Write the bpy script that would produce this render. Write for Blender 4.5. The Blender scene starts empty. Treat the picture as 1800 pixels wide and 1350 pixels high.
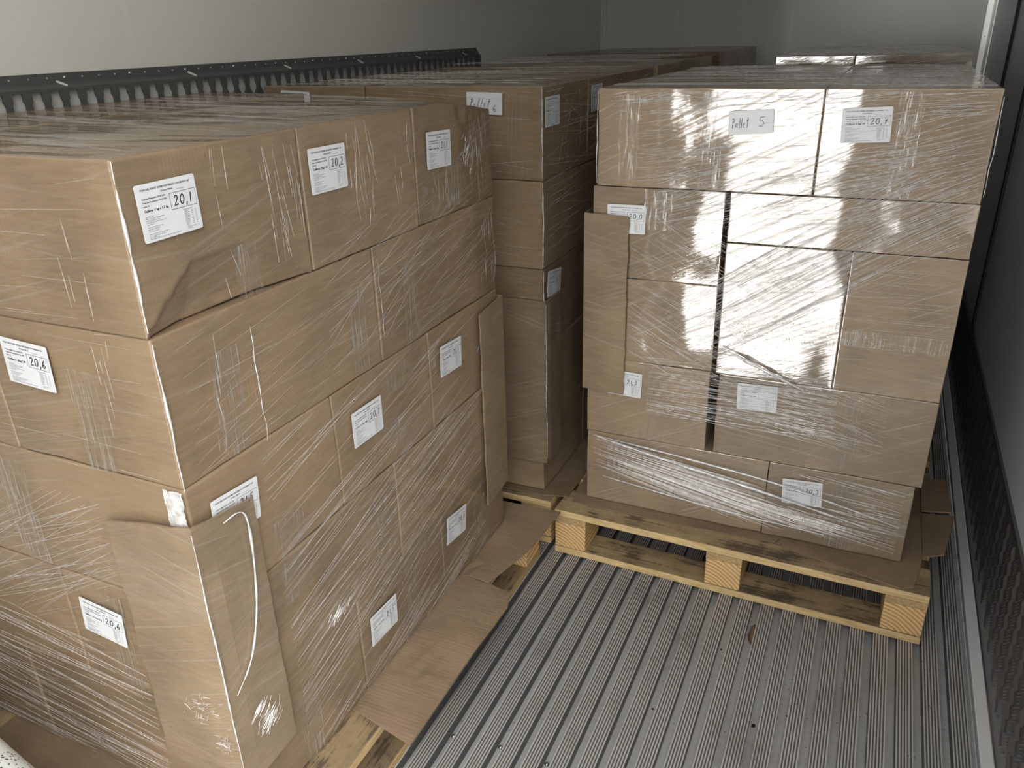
import bpy, bmesh, math, random
from mathutils import Vector, Matrix, noise
sc = bpy.context.scene
C = sc.collection
R = random.Random(7)

# ------------------------------------------------------------------ camera
cam_d = bpy.data.cameras.new('camera')
cam = bpy.data.objects.new('camera', cam_d); C.objects.link(cam)
F = 1393.196
cam_d.sensor_width = 36; cam_d.lens = 36 * F / 1800; cam_d.clip_start = .02
rot = Matrix(((0.9107, -0.1452, 0.3866), (0.4122, 0.3789, -0.8286), (-0.0262, 0.9140, 0.4049)))
q = rot.to_quaternion().normalized()
cam.matrix_world = Matrix.Translation((0, 0, 1.4435)) @ q.to_matrix().to_4x4()
sc.camera = cam
# ------------------------------------------------------------------ view
vs = sc.view_settings
vs.view_transform = 'Standard'; vs.look = 'None'; vs.gamma = 1; vs.use_curve_mapping = False
vs.exposure = 0.06
sc.cycles.use_denoising = True
sc.cycles.max_bounces = 10
sc.cycles.transparent_max_bounces = 24
sc.cycles.sample_clamp_indirect = 8
# ------------------------------------------------------------------ world: overcast yard behind the open rear doors
SKY = 5.6; YARD = 14.0; GROUND = 0.3
w = bpy.data.worlds.new('world'); sc.world = w; w.use_nodes = True
nt = w.node_tree; N = nt.nodes; L = nt.links
for n in list(N): N.remove(n)
def nd(nt, t, **k):
    n = nt.nodes.new(t)
    for a, b in k.items(): setattr(n, a, b)
    return n
def mth(nt, op, a, b=None, c=None):
    n = nt.nodes.new('ShaderNodeMath'); n.operation = op
    for i, v in enumerate((a, b, c)):
        if v is None: continue
        if isinstance(v, (int, float)): n.inputs[i].default_value = v
        else: nt.links.new(v, n.inputs[i])
    return n.outputs[0]
def sstep(nt, v, a, b, lo=0.0, hi=1.0):
    n = nt.nodes.new('ShaderNodeMapRange'); n.interpolation_type = 'SMOOTHSTEP'
    n.inputs[1].default_value = a; n.inputs[2].default_value = b; n.inputs[3].default_value = lo; n.inputs[4].default_value = hi
    nt.links.new(v, n.inputs[0]); return n.outputs[0]
tc = nd(nt, 'ShaderNodeTexCoord'); sx = nd(nt, 'ShaderNodeSeparateXYZ'); L.new(tc.outputs['Generated'], sx.inputs[0])
X, Y, Z = sx.outputs
az = mth(nt, 'MULTIPLY', mth(nt, 'ARCTAN2', X, mth(nt, 'MULTIPLY', Y, -1)), 57.2958)
el = mth(nt, 'MULTIPLY', mth(nt, 'ARCSINE', Z), 57.2958)
nz = nd(nt, 'ShaderNodeTexNoise'); nz.inputs['Scale'].default_value = 9; L.new(tc.outputs['Generated'], nz.inputs['Vector'])
azn = mth(nt, 'ADD', az, mth(nt, 'MULTIPLY', mth(nt, 'SUBTRACT', nz.outputs[0], .5), 3.0))
patch = mth(nt, 'MULTIPLY', mth(nt, 'MULTIPLY', sstep(nt, azn, -11.5, -10.6), sstep(nt, azn, -3.2, -1.6, 1, 0)),
            mth(nt, 'MULTIPLY', sstep(nt, el, -29, -26), sstep(nt, el, 1, 4, 1, 0)))
patch2 = mth(nt, 'MULTIPLY', mth(nt, 'MULTIPLY', sstep(nt, azn, 33, 36), sstep(nt, azn, 50, 54, 1, 0)),
             mth(nt, 'MULTIPLY', sstep(nt, el, -26, -22), sstep(nt, el, -2, 2, 1, 0)))
patch = mth(nt, 'ADD', patch, mth(nt, 'MULTIPLY', patch2, .5))
skym = sstep(nt, el, -3, 5)
# brighter sky to the right rear, dimmer to the left
side = sstep(nt, X, -0.3, 0.8, 0.45, 1.9)
sky = mth(nt, 'MULTIPLY', mth(nt, 'MULTIPLY', mth(nt, 'MULTIPLY', skym, SKY), side), sstep(nt, el, 5, 60, .35, 1.2))
tot = mth(nt, 'ADD', mth(nt, 'ADD', sky, mth(nt, 'MULTIPLY', patch, YARD)), mth(nt, 'MULTIPLY', mth(nt, 'SUBTRACT', 1.0, skym), GROUND))
bg = nd(nt, 'ShaderNodeBackground'); bg.inputs[0].default_value = (1.0, .985, .95, 1)
L.new(tot, bg.inputs[1]); wo = nd(nt, 'ShaderNodeOutputWorld'); L.new(bg.outputs[0], wo.inputs[0])
w.cycles.sampling_method = 'MANUAL'; w.cycles.sample_map_resolution = 1024

# ------------------------------------------------------------------ helpers
def tag(o, label=None, cat=None, group=None, kind=None):
    if label: o['label'] = label
    if cat: o['category'] = cat
    if group: o['group'] = group
    if kind: o['kind'] = kind
    return o
def link(name, verts, faces, mats, parent=None, mi=None, smooth=False, M=None):
    me = bpy.data.meshes.new(name); me.from_pydata([tuple(v) for v in verts], [], faces); me.validate()
    for m in (mats if isinstance(mats, (list, tuple)) else [mats]): me.materials.append(m)
    if mi:
        for p, i in zip(me.polygons, mi): p.material_index = i
    if smooth: me.polygons.foreach_set('use_smooth', [True] * len(me.polygons))
    me.update()
    o = bpy.data.objects.new(name, me); C.objects.link(o)
    if parent is not None:
        o.parent = parent
        if M is not None: o.matrix_basis = M
    elif M is not None: o.matrix_world = M
    return o
def empty(name, loc, rz=0):
    o = bpy.data.objects.new(name, None); C.objects.link(o); o.location = loc; o.rotation_euler = (0, 0, rz); o.empty_display_size = .1
    return o
class MB:
    def __init__(s): s.v = []; s.f = []; s.m = []
    def quad(s, a, b, c, d, mi=0):
        n = len(s.v); s.v += [a, b, c, d]; s.f.append((n, n+1, n+2, n+3)); s.m.append(mi)
    def box(s, x0, x1, y0, y1, z0, z1, mi=0):
        n = len(s.v)
        s.v += [(x, y, z) for z in (z0, z1) for y in (y0, y1) for x in (x0, x1)]
        for f in ((0,2,3,1),(4,5,7,6),(0,1,5,4),(2,6,7,3),(0,4,6,2),(1,3,7,5)):
            s.f.append(tuple(n+i for i in f)); s.m.append(mi)
    def build(s, name, mats, parent=None, smooth=False, M=None, bevel=0):
        o = link(name, s.v, s.f, mats, parent, s.m, smooth, M)
        if bevel:
            b = o.modifiers.new('bevel', 'BEVEL'); b.width = bevel; b.segments = 2; b.limit_method = 'ANGLE'
        return o

# ------------------------------------------------------------------ materials
def mat(name, col=(.5,.5,.5), rough=.5, metal=0, spec=.5):
    m = bpy.data.materials.new(name); m.use_nodes = True
    b = m.node_tree.nodes['Principled BSDF']
    b.inputs['Base Color'].default_value = (*col, 1); b.inputs['Roughness'].default_value = rough
    b.inputs['Metallic'].default_value = metal; b.inputs['Specular IOR Level'].default_value = spec
    return m, m.node_tree, b
def noi(nt, vec, scale, detail=3, rough=.5):
    n = nd(nt, 'ShaderNodeTexNoise'); n.inputs['Scale'].default_value = scale
    n.inputs['Detail'].default_value = detail; n.inputs['Roughness'].default_value = rough
    if vec is not None: nt.links.new(vec, n.inputs['Vector'])
    return n.outputs[0]
def mixc(nt, fac, a, b):
    n = nd(nt, 'ShaderNodeMix', data_type='RGBA')
    if isinstance(fac, float): n.inputs[0].default_value = fac
    else: nt.links.new(fac, n.inputs[0])
    for i, v in ((6, a), (7, b)):
        if isinstance(v, tuple): n.inputs[i].default_value = (*v, 1)
        else: nt.links.new(v, n.inputs[i])
    return n.outputs[2]
def bump(nt, h, strength, dist=.002, normal=None):
    n = nd(nt, 'ShaderNodeBump'); n.inputs['Strength'].default_value = strength; n.inputs['Distance'].default_value = dist
    nt.links.new(h, n.inputs['Height'])
    if normal is not None: nt.links.new(normal, n.inputs['Normal'])
    return n.outputs[0]
def comb(nt, x, y, z=0.0):
    n = nd(nt, 'ShaderNodeCombineXYZ')
    for i, v in enumerate((x, y, z)):
        if isinstance(v, (int, float)): n.inputs[i].default_value = v
        else: nt.links.new(v, n.inputs[i])
    return n.outputs[0]
def facecoords(nt):
    """(u, v) running along each face of an upright box: u horizontal, v up; on tops u = x, v = y"""
    g = nd(nt, 'ShaderNodeNewGeometry')
    p = nd(nt, 'ShaderNodeSeparateXYZ'); nt.links.new(g.outputs['Position'], p.inputs[0])
    nn = nd(nt, 'ShaderNodeSeparateXYZ'); nt.links.new(g.outputs['True Normal'], nn.inputs[0])
    top = mth(nt, 'GREATER_THAN', mth(nt, 'ABSOLUTE', nn.outputs[2]), .7)
    ux = mth(nt, 'ADD', p.outputs[0], mth(nt, 'MULTIPLY', p.outputs[1], mth(nt, 'SUBTRACT', 1.0, top)))
    vz = mth(nt, 'ADD', mth(nt, 'MULTIPLY', p.outputs[2], mth(nt, 'SUBTRACT', 1.0, top)), mth(nt, 'MULTIPLY', p.outputs[1], top))
    return ux, vz, top
def streak(nt, u, v, ang, along, across, seed=0.0, detail=2):
    c, s = math.cos(math.radians(ang)), math.sin(math.radians(ang))
    a = mth(nt, 'ADD', mth(nt, 'MULTIPLY', u, c), mth(nt, 'MULTIPLY', v, s))
    b = mth(nt, 'SUBTRACT', mth(nt, 'MULTIPLY', v, c), mth(nt, 'MULTIPLY', u, s))
    vec = comb(nt, mth(nt, 'MULTIPLY', a, along), mth(nt, 'MULTIPLY', b, across), seed)
    return noi(nt, vec, 1.0, detail, .6)
def cardboard(name, film=1.0, angs=(8, -12), haze=.25, col=(.36, .25, .155), coat_ior=1.75, sb=.5, hcol=(.36, .33, .285)):
    m, nt, b = mat(name, col, .85, 0, .2)
    u, v, top = facecoords(nt)
    tcn = nd(nt, 'ShaderNodeTexCoord'); oi = nd(nt, 'ShaderNodeObjectInfo')
    seed = mth(nt, 'MULTIPLY', oi.outputs['Random'], 37.0)
    big = noi(nt, comb(nt, u, v, seed), 7, 4)
    fib = noi(nt, comb(nt, mth(nt, 'MULTIPLY', u, 14), mth(nt, 'MULTIPLY', v, 110), seed), 1.0, 4, .65)
    t = mth(nt, 'ADD', mth(nt, 'MULTIPLY', big, .7), mth(nt, 'MULTIPLY', fib, .45))
    t = mth(nt, 'ADD', t, mth(nt, 'MULTIPLY', mth(nt, 'SUBTRACT', oi.outputs['Random'], .5), .3))
    base = mixc(nt, sstep(nt, t, .25, .95), tuple(c*.70 for c in col), tuple(min(1, c*1.32) for c in col))
    # flutes of the corrugated board: upright on the sides
    wv = mth(nt, 'SINE', mth(nt, 'MULTIPLY', u if film > 0 else v, 900.0 if film > 0 else 700.0))
    hb = mth(nt, 'ADD', mth(nt, 'MULTIPLY', mth(nt, 'MULTIPLY', wv, sstep(nt, big, .4, .7)), .3), mth(nt, 'MULTIPLY', big, 3.0))
    if film == 0: hb = mth(nt, 'ADD', mth(nt, 'MULTIPLY', wv, .35), mth(nt, 'MULTIPLY', streak(nt, u, v, 2, 3, 60, 2.0), 2.0))
    nrm = bump(nt, hb, .35, .0007)
    nt.links.new(nrm, b.inputs['Normal'])
    if film > 0:
        s1 = streak(nt, u, v, angs[0], 2.2, 150, 1.0)
        s2 = streak(nt, u, v, angs[1], 1.6, 90, 5.0)
        s3 = streak(nt, u, v, angs[0]*.3+angs[1]*.4, 5, 320, 9.0, 1)
        area = noi(nt, comb(nt, u, v, 3.0), 4.5, 2)
        m1 = mth(nt, 'MULTIPLY', sstep(nt, s1, .52, .72), sstep(nt, area, .4, .6))
        m2 = mth(nt, 'MULTIPLY', sstep(nt, s2, .55, .75), sstep(nt, area, .62, .42))
        hz = mth(nt, 'MULTIPLY', mth(nt, 'MAXIMUM', m1, m2), haze)
        hz = mth(nt, 'ADD', hz, haze * .25)
        base = mixc(nt, hz, base, hcol)
        h = mth(nt, 'ADD', mth(nt, 'ADD', mth(nt, 'MULTIPLY', s1, 1.0), mth(nt, 'MULTIPLY', s2, .9)), mth(nt, 'MULTIPLY', s3, .45))
        lump = noi(nt, comb(nt, u, mth(nt, 'MULTIPLY', v, 1.6), 8.0), 11, 3)
        h = mth(nt, 'ADD', h, mth(nt, 'MULTIPLY', lump, 3.0))
        cn = bump(nt, h, sb, .00009)
        nt.links.new(cn, b.inputs['Coat Normal'])
        nt.links.new(mth(nt, 'MULTIPLY', mth(nt, 'MULTIPLY', sstep(nt, s1, .30, .52, .35, 1), sstep(nt, s3, .3, .5, .55, 1)), film), b.inputs['Coat Weight'])
        nt.links.new(mth(nt, 'ADD', .025, mth(nt, 'MULTIPLY', sstep(nt, s2, .35, .7), .04)), b.inputs['Coat Roughness'])
        b.inputs['Coat IOR'].default_value = coat_ior
    nt.links.new(base, b.inputs['Base Color'])
    return m
M = {}
M['A'] = cardboard('wrapped_cardboard', .8, (14, -4), .24, (.215, .148, .086), 1.6)
M['P'] = cardboard('thickly_wrapped_cardboard', 1.0, (26, -7), .42, (.255, .180, .108), 1.95, .95, (.46, .43, .39))
M['B'] = cardboard('wrapped_cardboard_rear', .8, (4, -8), .22, (.235, .165, .098), 1.6)  # left rear stacks: slightly lighter brown, flatter film streaks
M['sheet'] = cardboard('bare_cardboard', 0, col=(.235, .168, .108))
M['guard'] = cardboard('guard_cardboard', .7, (20, -15), .36, (.235, .168, .10), 1.5)

def paper():
    m, nt, b = mat('label_paper', (.82, .84, .85), .45, 0, .4)
    tcn = nd(nt, 'ShaderNodeTexCoord'); n = noi(nt, tcn.outputs['Object'], 40, 3)
    nt.links.new(mixc(nt, n, (.62, .64, .66), (.72, .735, .745)), b.inputs['Base Color'])
    nt.links.new(bump(nt, n, .3, .002), b.inputs['Normal'])
    b.inputs['Coat Weight'].default_value = .15; b.inputs['Coat Roughness'].default_value = .15; b.inputs['Specular IOR Level'].default_value = .2
    return m
M['paper'] = paper()
M['ink'] = mat('black_print', (.03, .03, .035), .6)[0]
M['faint'] = mat('grey_print', (.33, .34, .36), .6)[0]
M['marker'] = mat('black_marker', (.008, .008, .012), .4)[0]

def film_mat(name, white, alpha, rough=.12):
    m, nt, b = mat(name, (white,)*3, rough, 0, .9)
    b.inputs['Coat Weight'].default_value = 1; b.inputs['Coat Roughness'].default_value = .08; b.inputs['Coat IOR'].default_value = 1.8
    u, v, top = facecoords(nt)
    n = noi(nt, comb(nt, mth(nt, 'MULTIPLY', u, 60), mth(nt, 'MULTIPLY', v, 60)), 1.0, 3)
    nt.links.new(bump(nt, n, .6, .002), b.inputs['Normal'])
    nt.links.new(sstep(nt, n, .3, .7, alpha*.6, min(1, alpha*1.3)), b.inputs['Alpha'])
    return m
M['strand'] = film_mat('stretch_film_strand', .78, .5)
M['rope'] = film_mat('bunched_stretch_film', .72, .85)
M['sheen'] = film_mat('stretch_film_sheen', .50, .22, .25)  # grey sheen on the film, painted as pale translucent strips
M['crinkle'] = film_mat('crinkled_stretch_film', .7, .22, .06)
def tape_mat():
    m, nt, b = mat('clear_packing_tape', (.42, .39, .34), .12, 0, .9)
    b.inputs['Coat Weight'].default_value = 1; b.inputs['Coat Roughness'].default_value = .06; b.inputs['Coat IOR'].default_value = 1.7
    u, v, top = facecoords(nt)
    s1 = streak(nt, u, v, 88, 9, 260, 2.0, 3)
    s2 = noi(nt, comb(nt, u, v, 6.0), 26, 3)
    nt.links.new(bump(nt, s1, .7, .0012), b.inputs['Normal'])
    nt.links.new(mth(nt, 'MULTIPLY', sstep(nt, s1, .48, .68, .10, .75), sstep(nt, s2, .35, .6, .35, 1)), b.inputs['Alpha'])
    return m
M['tape'] = tape_mat()

def wood(name, a, b_, axis):
    m, nt, b = mat(name, a, .75, 0, .25)
    tcn = nd(nt, 'ShaderNodeTexCoord'); mp = nd(nt, 'ShaderNodeMapping'); nt.links.new(tcn.outputs['Object'], mp.inputs[0])
    s = [90, 90, 90]; s[axis] = 6; mp.inputs['Scale'].default_value = s
    n1 = noi(nt, mp.outputs[0], 1.0, 5, .65)
    mp2 = nd(nt, 'ShaderNodeMapping'); nt.links.new(tcn.outputs['Object'], mp2.inputs[0])
    s = [26, 26, 26]; s[axis] = 3; mp2.inputs['Scale'].default_value = s
    n2 = noi(nt, mp2.outputs[0], 1.0, 3)
    ring = mth(nt, 'SINE', mth(nt, 'MULTIPLY', n2, 55.0))
    dirt = noi(nt, tcn.outputs['Object'], 9, 6, .7)
    c = mixc(nt, sstep(nt, mth(nt, 'ADD', n1, mth(nt, 'MULTIPLY', ring, .08)), .3, .7), a, b_)
    g = nd(nt, 'ShaderNodeNewGeometry'); sp = nd(nt, 'ShaderNodeSeparateXYZ'); nt.links.new(g.outputs['True Normal'], sp.inputs[0])
    topf = mth(nt, 'GREATER_THAN', sp.outputs[2], .7)
    c = mixc(nt, mth(nt, 'MULTIPLY', topf, sstep(nt, mth(nt, 'ADD', mth(nt, 'MULTIPLY', n2, .6), mth(nt, 'MULTIPLY', dirt, .6)), .45, .75, .55, .92)), c, (.22, .165, .10))
    c = mixc(nt, mth(nt, 'MULTIPLY', sstep(nt, mth(nt, 'ADD', mth(nt, 'MULTIPLY', n1, .6), mth(nt, 'MULTIPLY', dirt, .5)), .56, .64), mth(nt, 'ADD', .15, mth(nt, 'MULTIPLY', topf, .6))), c, (.06, .045, .035))
    nt.links.new(c, b.inputs['Base Color']); nt.links.new(bump(nt, n1, .5, .002), b.inputs['Normal'])
    return m
M['woodx'] = wood('pallet_wood_lengthwise', (.56, .39, .19), (.74, .56, .30), 0)
M['woody'] = wood('pallet_wood_crosswise', (.38, .26, .13), (.56, .40, .20), 1)
def block():
    m, nt, b = mat('pallet_block_wood', (.5, .34, .17), .8, 0, .2)
    tcn = nd(nt, 'ShaderNodeTexCoord'); sp = nd(nt, 'ShaderNodeSeparateXYZ'); nt.links.new(tcn.outputs['Object'], sp.inputs[0])
    n2 = noi(nt, tcn.outputs['Object'], 6, 2)
    d = mth(nt, 'SQRT', mth(nt, 'ADD', mth(nt, 'POWER', mth(nt, 'ADD', sp.outputs[0], .06), 2), mth(nt, 'POWER', mth(nt, 'ADD', sp.outputs[2], .10), 2)))
    r = mth(nt, 'SINE', mth(nt, 'ADD', mth(nt, 'MULTIPLY', d, 620.0), mth(nt, 'MULTIPLY', n2, 14.0)))
    c = mixc(nt, sstep(nt, r, -.6, .9), (.76, .53, .27), (.50, .30, .12))
    nt.links.new(c, b.inputs['Base Color']); nt.links.new(bump(nt, r, .2, .001), b.inputs['Normal'])
    return m
M['block'] = block()

def wallmat(name, col, rough, scr=.3):
    m, nt, b = mat(name, col, rough, 0, .5)
    tcn = nd(nt, 'ShaderNodeTexCoord')
    n = noi(nt, tcn.outputs['Object'], 2.0, 4)
    mp = nd(nt, 'ShaderNodeMapping'); nt.links.new(tcn.outputs['Object'], mp.inputs[0]); mp.inputs['Scale'].default_value = (14, 14, 1.2)
    s = noi(nt, mp.outputs[0], 1.0, 4, .7)
    c = mixc(nt, mth(nt, 'MULTIPLY', sstep(nt, s, .6, .75), scr), mixc(nt, n, tuple(x*.94 for x in col), col), tuple(min(1, x*1.25) for x in col))
    nt.links.new(c, b.inputs['Base Color'])
    nt.links.new(bump(nt, n, .1, .01), b.inputs['Normal'])
    return m
M['wall'] = wallmat('white_wall_panel', (.84, .825, .76), .35)
M['wallback'] = wallmat('back_wall_panel', (.88, .89, .85), .35, .5)
M['wallr'] = wallmat('right_wall_panel', (.70, .74, .80), .35, .1)
M['roof'] = wallmat('ceiling_panel', (.85, .85, .83), .5, 0)
def floormat():
    m, nt, b = mat('ribbed_aluminium', (.36, .35, .335), .42, .2, .5)
    tcn = nd(nt, 'ShaderNodeTexCoord'); mp = nd(nt, 'ShaderNodeMapping'); nt.links.new(tcn.outputs['Object'], mp.inputs[0]); mp.inputs['Scale'].default_value = (60, 2.5, 60)
    n = noi(nt, mp.outputs[0], 1.0, 4, .6); n2 = noi(nt, tcn.outputs['Object'], 5, 5, .6)
    c = mixc(nt, n, (.44, .45, .445), (.60, .60, .585)); c = mixc(nt, sstep(nt, n2, .5, .75, 0, .5), c, (.22, .19, .16))
    vo = nd(nt, 'ShaderNodeTexVoronoi'); vo.inputs['Scale'].default_value = 70; nt.links.new(tcn.outputs['Object'], vo.inputs['Vector'])
    sp = mth(nt, 'MULTIPLY', mth(nt, 'LESS_THAN', vo.outputs['Distance'], .10), mth(nt, 'GREATER_THAN', noi(nt, tcn.outputs['Object'], 14, 2), .55))
    c = mixc(nt, sp, c, (.03, .03, .03))
    nt.links.new(c, b.inputs['Base Color']); nt.links.new(mth(nt, 'ADD', .32, mth(nt, 'MULTIPLY', n2, .25)), b.inputs['Roughness'])
    nt.links.new(bump(nt, n, .15, .001), b.inputs['Normal'])
    return m
M['floor'] = floormat()
M['groove'] = mat('shaded_grimy_groove', (.115, .108, .10), .6, .1)[0]  # shade down in the grooves painted in along with the grime
M['ribside'] = mat('shaded_rib_side', (.11, .113, .113), .5, .1)[0]  # shadowed flank of each rib put into the colour
M['alu'] = mat('brushed_aluminium_trim', (.62, .62, .60), .35, .8)[0]
M['kerb'] = mat('painted_kerb', (.74, .75, .76), .45, 0)[0]
M['plate'] = mat('black_tread_plate', (.24, .245, .25), .36, .9, .6)[0]
M['rail'] = mat('dark_grey_painted_steel', (.105, .11, .105), .42, .1)[0]
M['screw'] = mat('screw_metal', (.65, .65, .63), .25, 1)[0]
M['rubber'] = mat('black_rubber', (.006, .006, .006), .7)[0]
M['chip'] = mat('wood_chip', (.17, .11, .065), .9)[0]
M['crumb'] = mat('black_dirt', (.012, .011, .01), .9)[0]
def sill():
    m, nt, b = mat('speckled_white_paint', (.62, .64, .62), .4)
    tcn = nd(nt, 'ShaderNodeTexCoord')
    vo = nd(nt, 'ShaderNodeTexVoronoi'); vo.inputs['Scale'].default_value = 160; nt.links.new(tcn.outputs['Object'], vo.inputs['Vector'])
    s = mth(nt, 'MULTIPLY', mth(nt, 'LESS_THAN', vo.outputs['Distance'], .28), mth(nt, 'GREATER_THAN', noi(nt, tcn.outputs['Object'], 14, 3), .53))
    c = mixc(nt, noi(nt, tcn.outputs['Object'], 8, 4), (.50, .53, .51), (.70, .71, .68))
    nt.links.new(mixc(nt, s, c, (.06, .06, .06)), b.inputs['Base Color'])
    return m
M['sill'] = sill()

# ------------------------------------------------------------------ the room: truck box
XL, XR, YB, ZC, YO = -1.755, 0.405, 5.27, 2.35, 0.30
def struct(o, kind='structure'): o['kind'] = kind; return o
# floor: raised grooved ribs with flat channels
def floor():
    P = .0563; Wd = .0352; D = .028
    prof = [(XL, -D)]
    k0 = math.ceil((XL + .749) / P)
    k = k0
    while True:
        x = -.749 + k * P
        if x + Wd > .372: break
        if x > XL + .005:
            prof.append((x, -D))
            g = 6; t = Wd / (g * 2 - 1)
            for i in range(g):
                a = x + 2 * i * t
                prof += [(a, 0), (a + t, 0)]
                if i < g - 1: prof += [(a + t, -.0016), (a + 2 * t, -.0016)]
            prof.append((x + Wd, -D))
        k += 1
    prof.append((.372, -D))
    n = len(prof); ys = [YO, 1.4, 2.6, 4, YB]
    v = [(x, y, z) for y in ys for x, z in prof]
    f = [(j*n+i, j*n+i+1, (j+1)*n+i+1, (j+1)*n+i) for j in range(len(ys)-1) for i in range(n-1)]
    mi = []
    for j in range(len(ys)-1):
        for i in range(n-1):
            (xa, za), (xb, zb) = prof[i], prof[i+1]
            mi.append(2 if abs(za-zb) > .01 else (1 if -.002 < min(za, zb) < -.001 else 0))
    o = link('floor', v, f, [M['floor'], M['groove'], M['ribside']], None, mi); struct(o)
    return o
fl = floor()
def dome(name, x, y, z, r, h, m, parent=None):
    v = [(x, y, z + h)]; f = []; S = 12
    for a, (rr, hh) in enumerate(((.55, .85), (.85, .5), (1, 0))):
        for i in range(S): v.append((x + r*rr*math.cos(i*2*math.pi/S), y + r*rr*math.sin(i*2*math.pi/S), z + h*hh))
    for i in range(S):
        f.append((0, 1+i, 1+(i+1) % S))
        for a in range(2): f.append((1+a*S+i, 1+(a+1)*S+i, 1+(a+1)*S+(i+1) % S, 1+a*S+(i+1) % S))
    return link(name, v, f, m, parent, smooth=True)
for x, y in ((-.7075, 1.145), (-.595, 1.159), (-.482, 1.158), (.329, 2.142)):
    dome('floor_screw', x, y, -.028, .006, .005, M['screw'], fl)
def plane_obj(name, pts, m, th, nrm):
    n = Vector(nrm) * th
    v = [Vector(p) for p in pts]; v += [p + n for p in v]
    return link(name, v, [(0,1,2,3), (7,6,5,4), (0,4,5,1), (1,5,6,2), (2,6,7,3), (3,7,4,0)], m)
struct(plane_obj('wall_left', [(XL, -1.0, -.03), (XL, YB, -.03), (XL, YB, ZC), (XL, -1.0, ZC)], M['wall'], .06, (-1, 0, 0)))  # run on past the opening to cut sky light from the left
struct(plane_obj('wall_back', [(XL, YB, -.03), (XR+.01, YB, -.03), (XR+.01, YB, ZC), (XL, YB, ZC)], M['wallback'], .06, (0, 1, 0)))
struct(plane_obj('wall_right', [(XR+.01, .1, -.03), (XR+.01, YB, -.03), (XR+.01, YB, ZC), (XR+.01, .1, ZC)], M['wallr'], .06, (1, 0, 0)))
struct(plane_obj('ceiling', [(XL, .15, ZC), (XR, .15, ZC), (XR, YB, ZC), (XL, YB, ZC)], M['roof'], .06, (0, 0, 1)))
struct(plane_obj('unseen_light_blocker', [(-.97, .10, -.03), (XL, .10, -.03), (XL, .10, ZC), (-.97, .10, ZC)], M['roof'], .05, (0, -1, 0)))  # unseen closed leaf added to keep sky light off the near left stack
# kerb strip between ribs and kick plate
b = MB(); b.box(.372, .3985, YO, YB, -.028, .001); struct(b.build('trim_1', M['kerb'], bevel=.002))
# kick plate: black five-bar tread plate with a folded foot
def kick():
    prof = [(.3985, .0), (.402, .004), (.404, .015), (.405, .03), (.405, .335), (.4075, .34), (.415, .34)]
    v = [(x, y, z) for y in (YO, YB) for x, z in prof]; n = len(prof)
    f = [(i, i+1, n+i+1, n+i) for i in range(n-1)]
    pit = .050; r = 0
    z = .035
    while z < .325:
        y = .9 + (r % 2) * pit
        c = 0
        while y < 4.2:
            d = 1 if (r + c) % 2 else -1
            for k in range(5):
                o_ = (k - 2) * .0068
                L_ = .019 * (1 - abs(k-2)*.08)
                ax = Vector((0, .7071*d, .7071)); pr = Vector((0, -.7071*d, .7071))
                cc = Vector((.4048, y, z)) + pr * o_
                if cc.z - L_ < .02 or cc.z + L_ > .334: continue
                a = cc - ax*L_; b_ = cc + ax*L_; w2 = pr * .0018; h = Vector((-.0018, 0, 0))
                i0 = len(v)
                v += [a - w2, a + w2, b_ + w2, b_ - w2, a + ax*.003 + h, b_ - ax*.003 + h]
                f += [(i0, i0+4, i0+5, i0+3), (i0+1, i0+2, i0+5, i0+4), (i0, i0+1, i0+4), (i0+3, i0+5, i0+2)]
            y += pit; c += 1
        z += pit * .78; r += 1
    return struct(link('baseboard_right', v, f, M['plate']))
kick()
# aluminium corner angles with rivets, gaskets of the side door
b = MB(); b.box(XL, XL+.012, YB-.03, YB-.0005, -.02, ZC); b.box(XL+.0, XL+.03, YB-.012, YB-.0005, -.02, ZC); struct(b.build('trim_2', M['wallback']))
b = MB(); b.box(XR+.001, XR+.0095, YB-.17, YB-.012, -.02, ZC); b.box(XR-.028, XR+.0095, YB-.012, YB-.0005, -.02, ZC); t3 = struct(b.build('trim_3', M['alu'], bevel=.002))
for z in (.3, .6, .9, 1.13, 1.36, 1.6, 1.9): dome('rivet', XR-.012, YB-.013, z, .004, .004, M['screw'], t3)
for i, y in ((4, 4.14), (5, 3.40)):
    b = MB(); b.box(XR+.001, XR+.0098, y-.022, y+.022, .345, ZC-.1); struct(b.build('trim_%d' % i, M['rubber'], bevel=.002))
b = MB(); b.box(XR+.001, XR+.0098, 3.424, 4.116, ZC-.145, ZC-.1); struct(b.build('trim_6', M['rubber'], bevel=.002))

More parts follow.
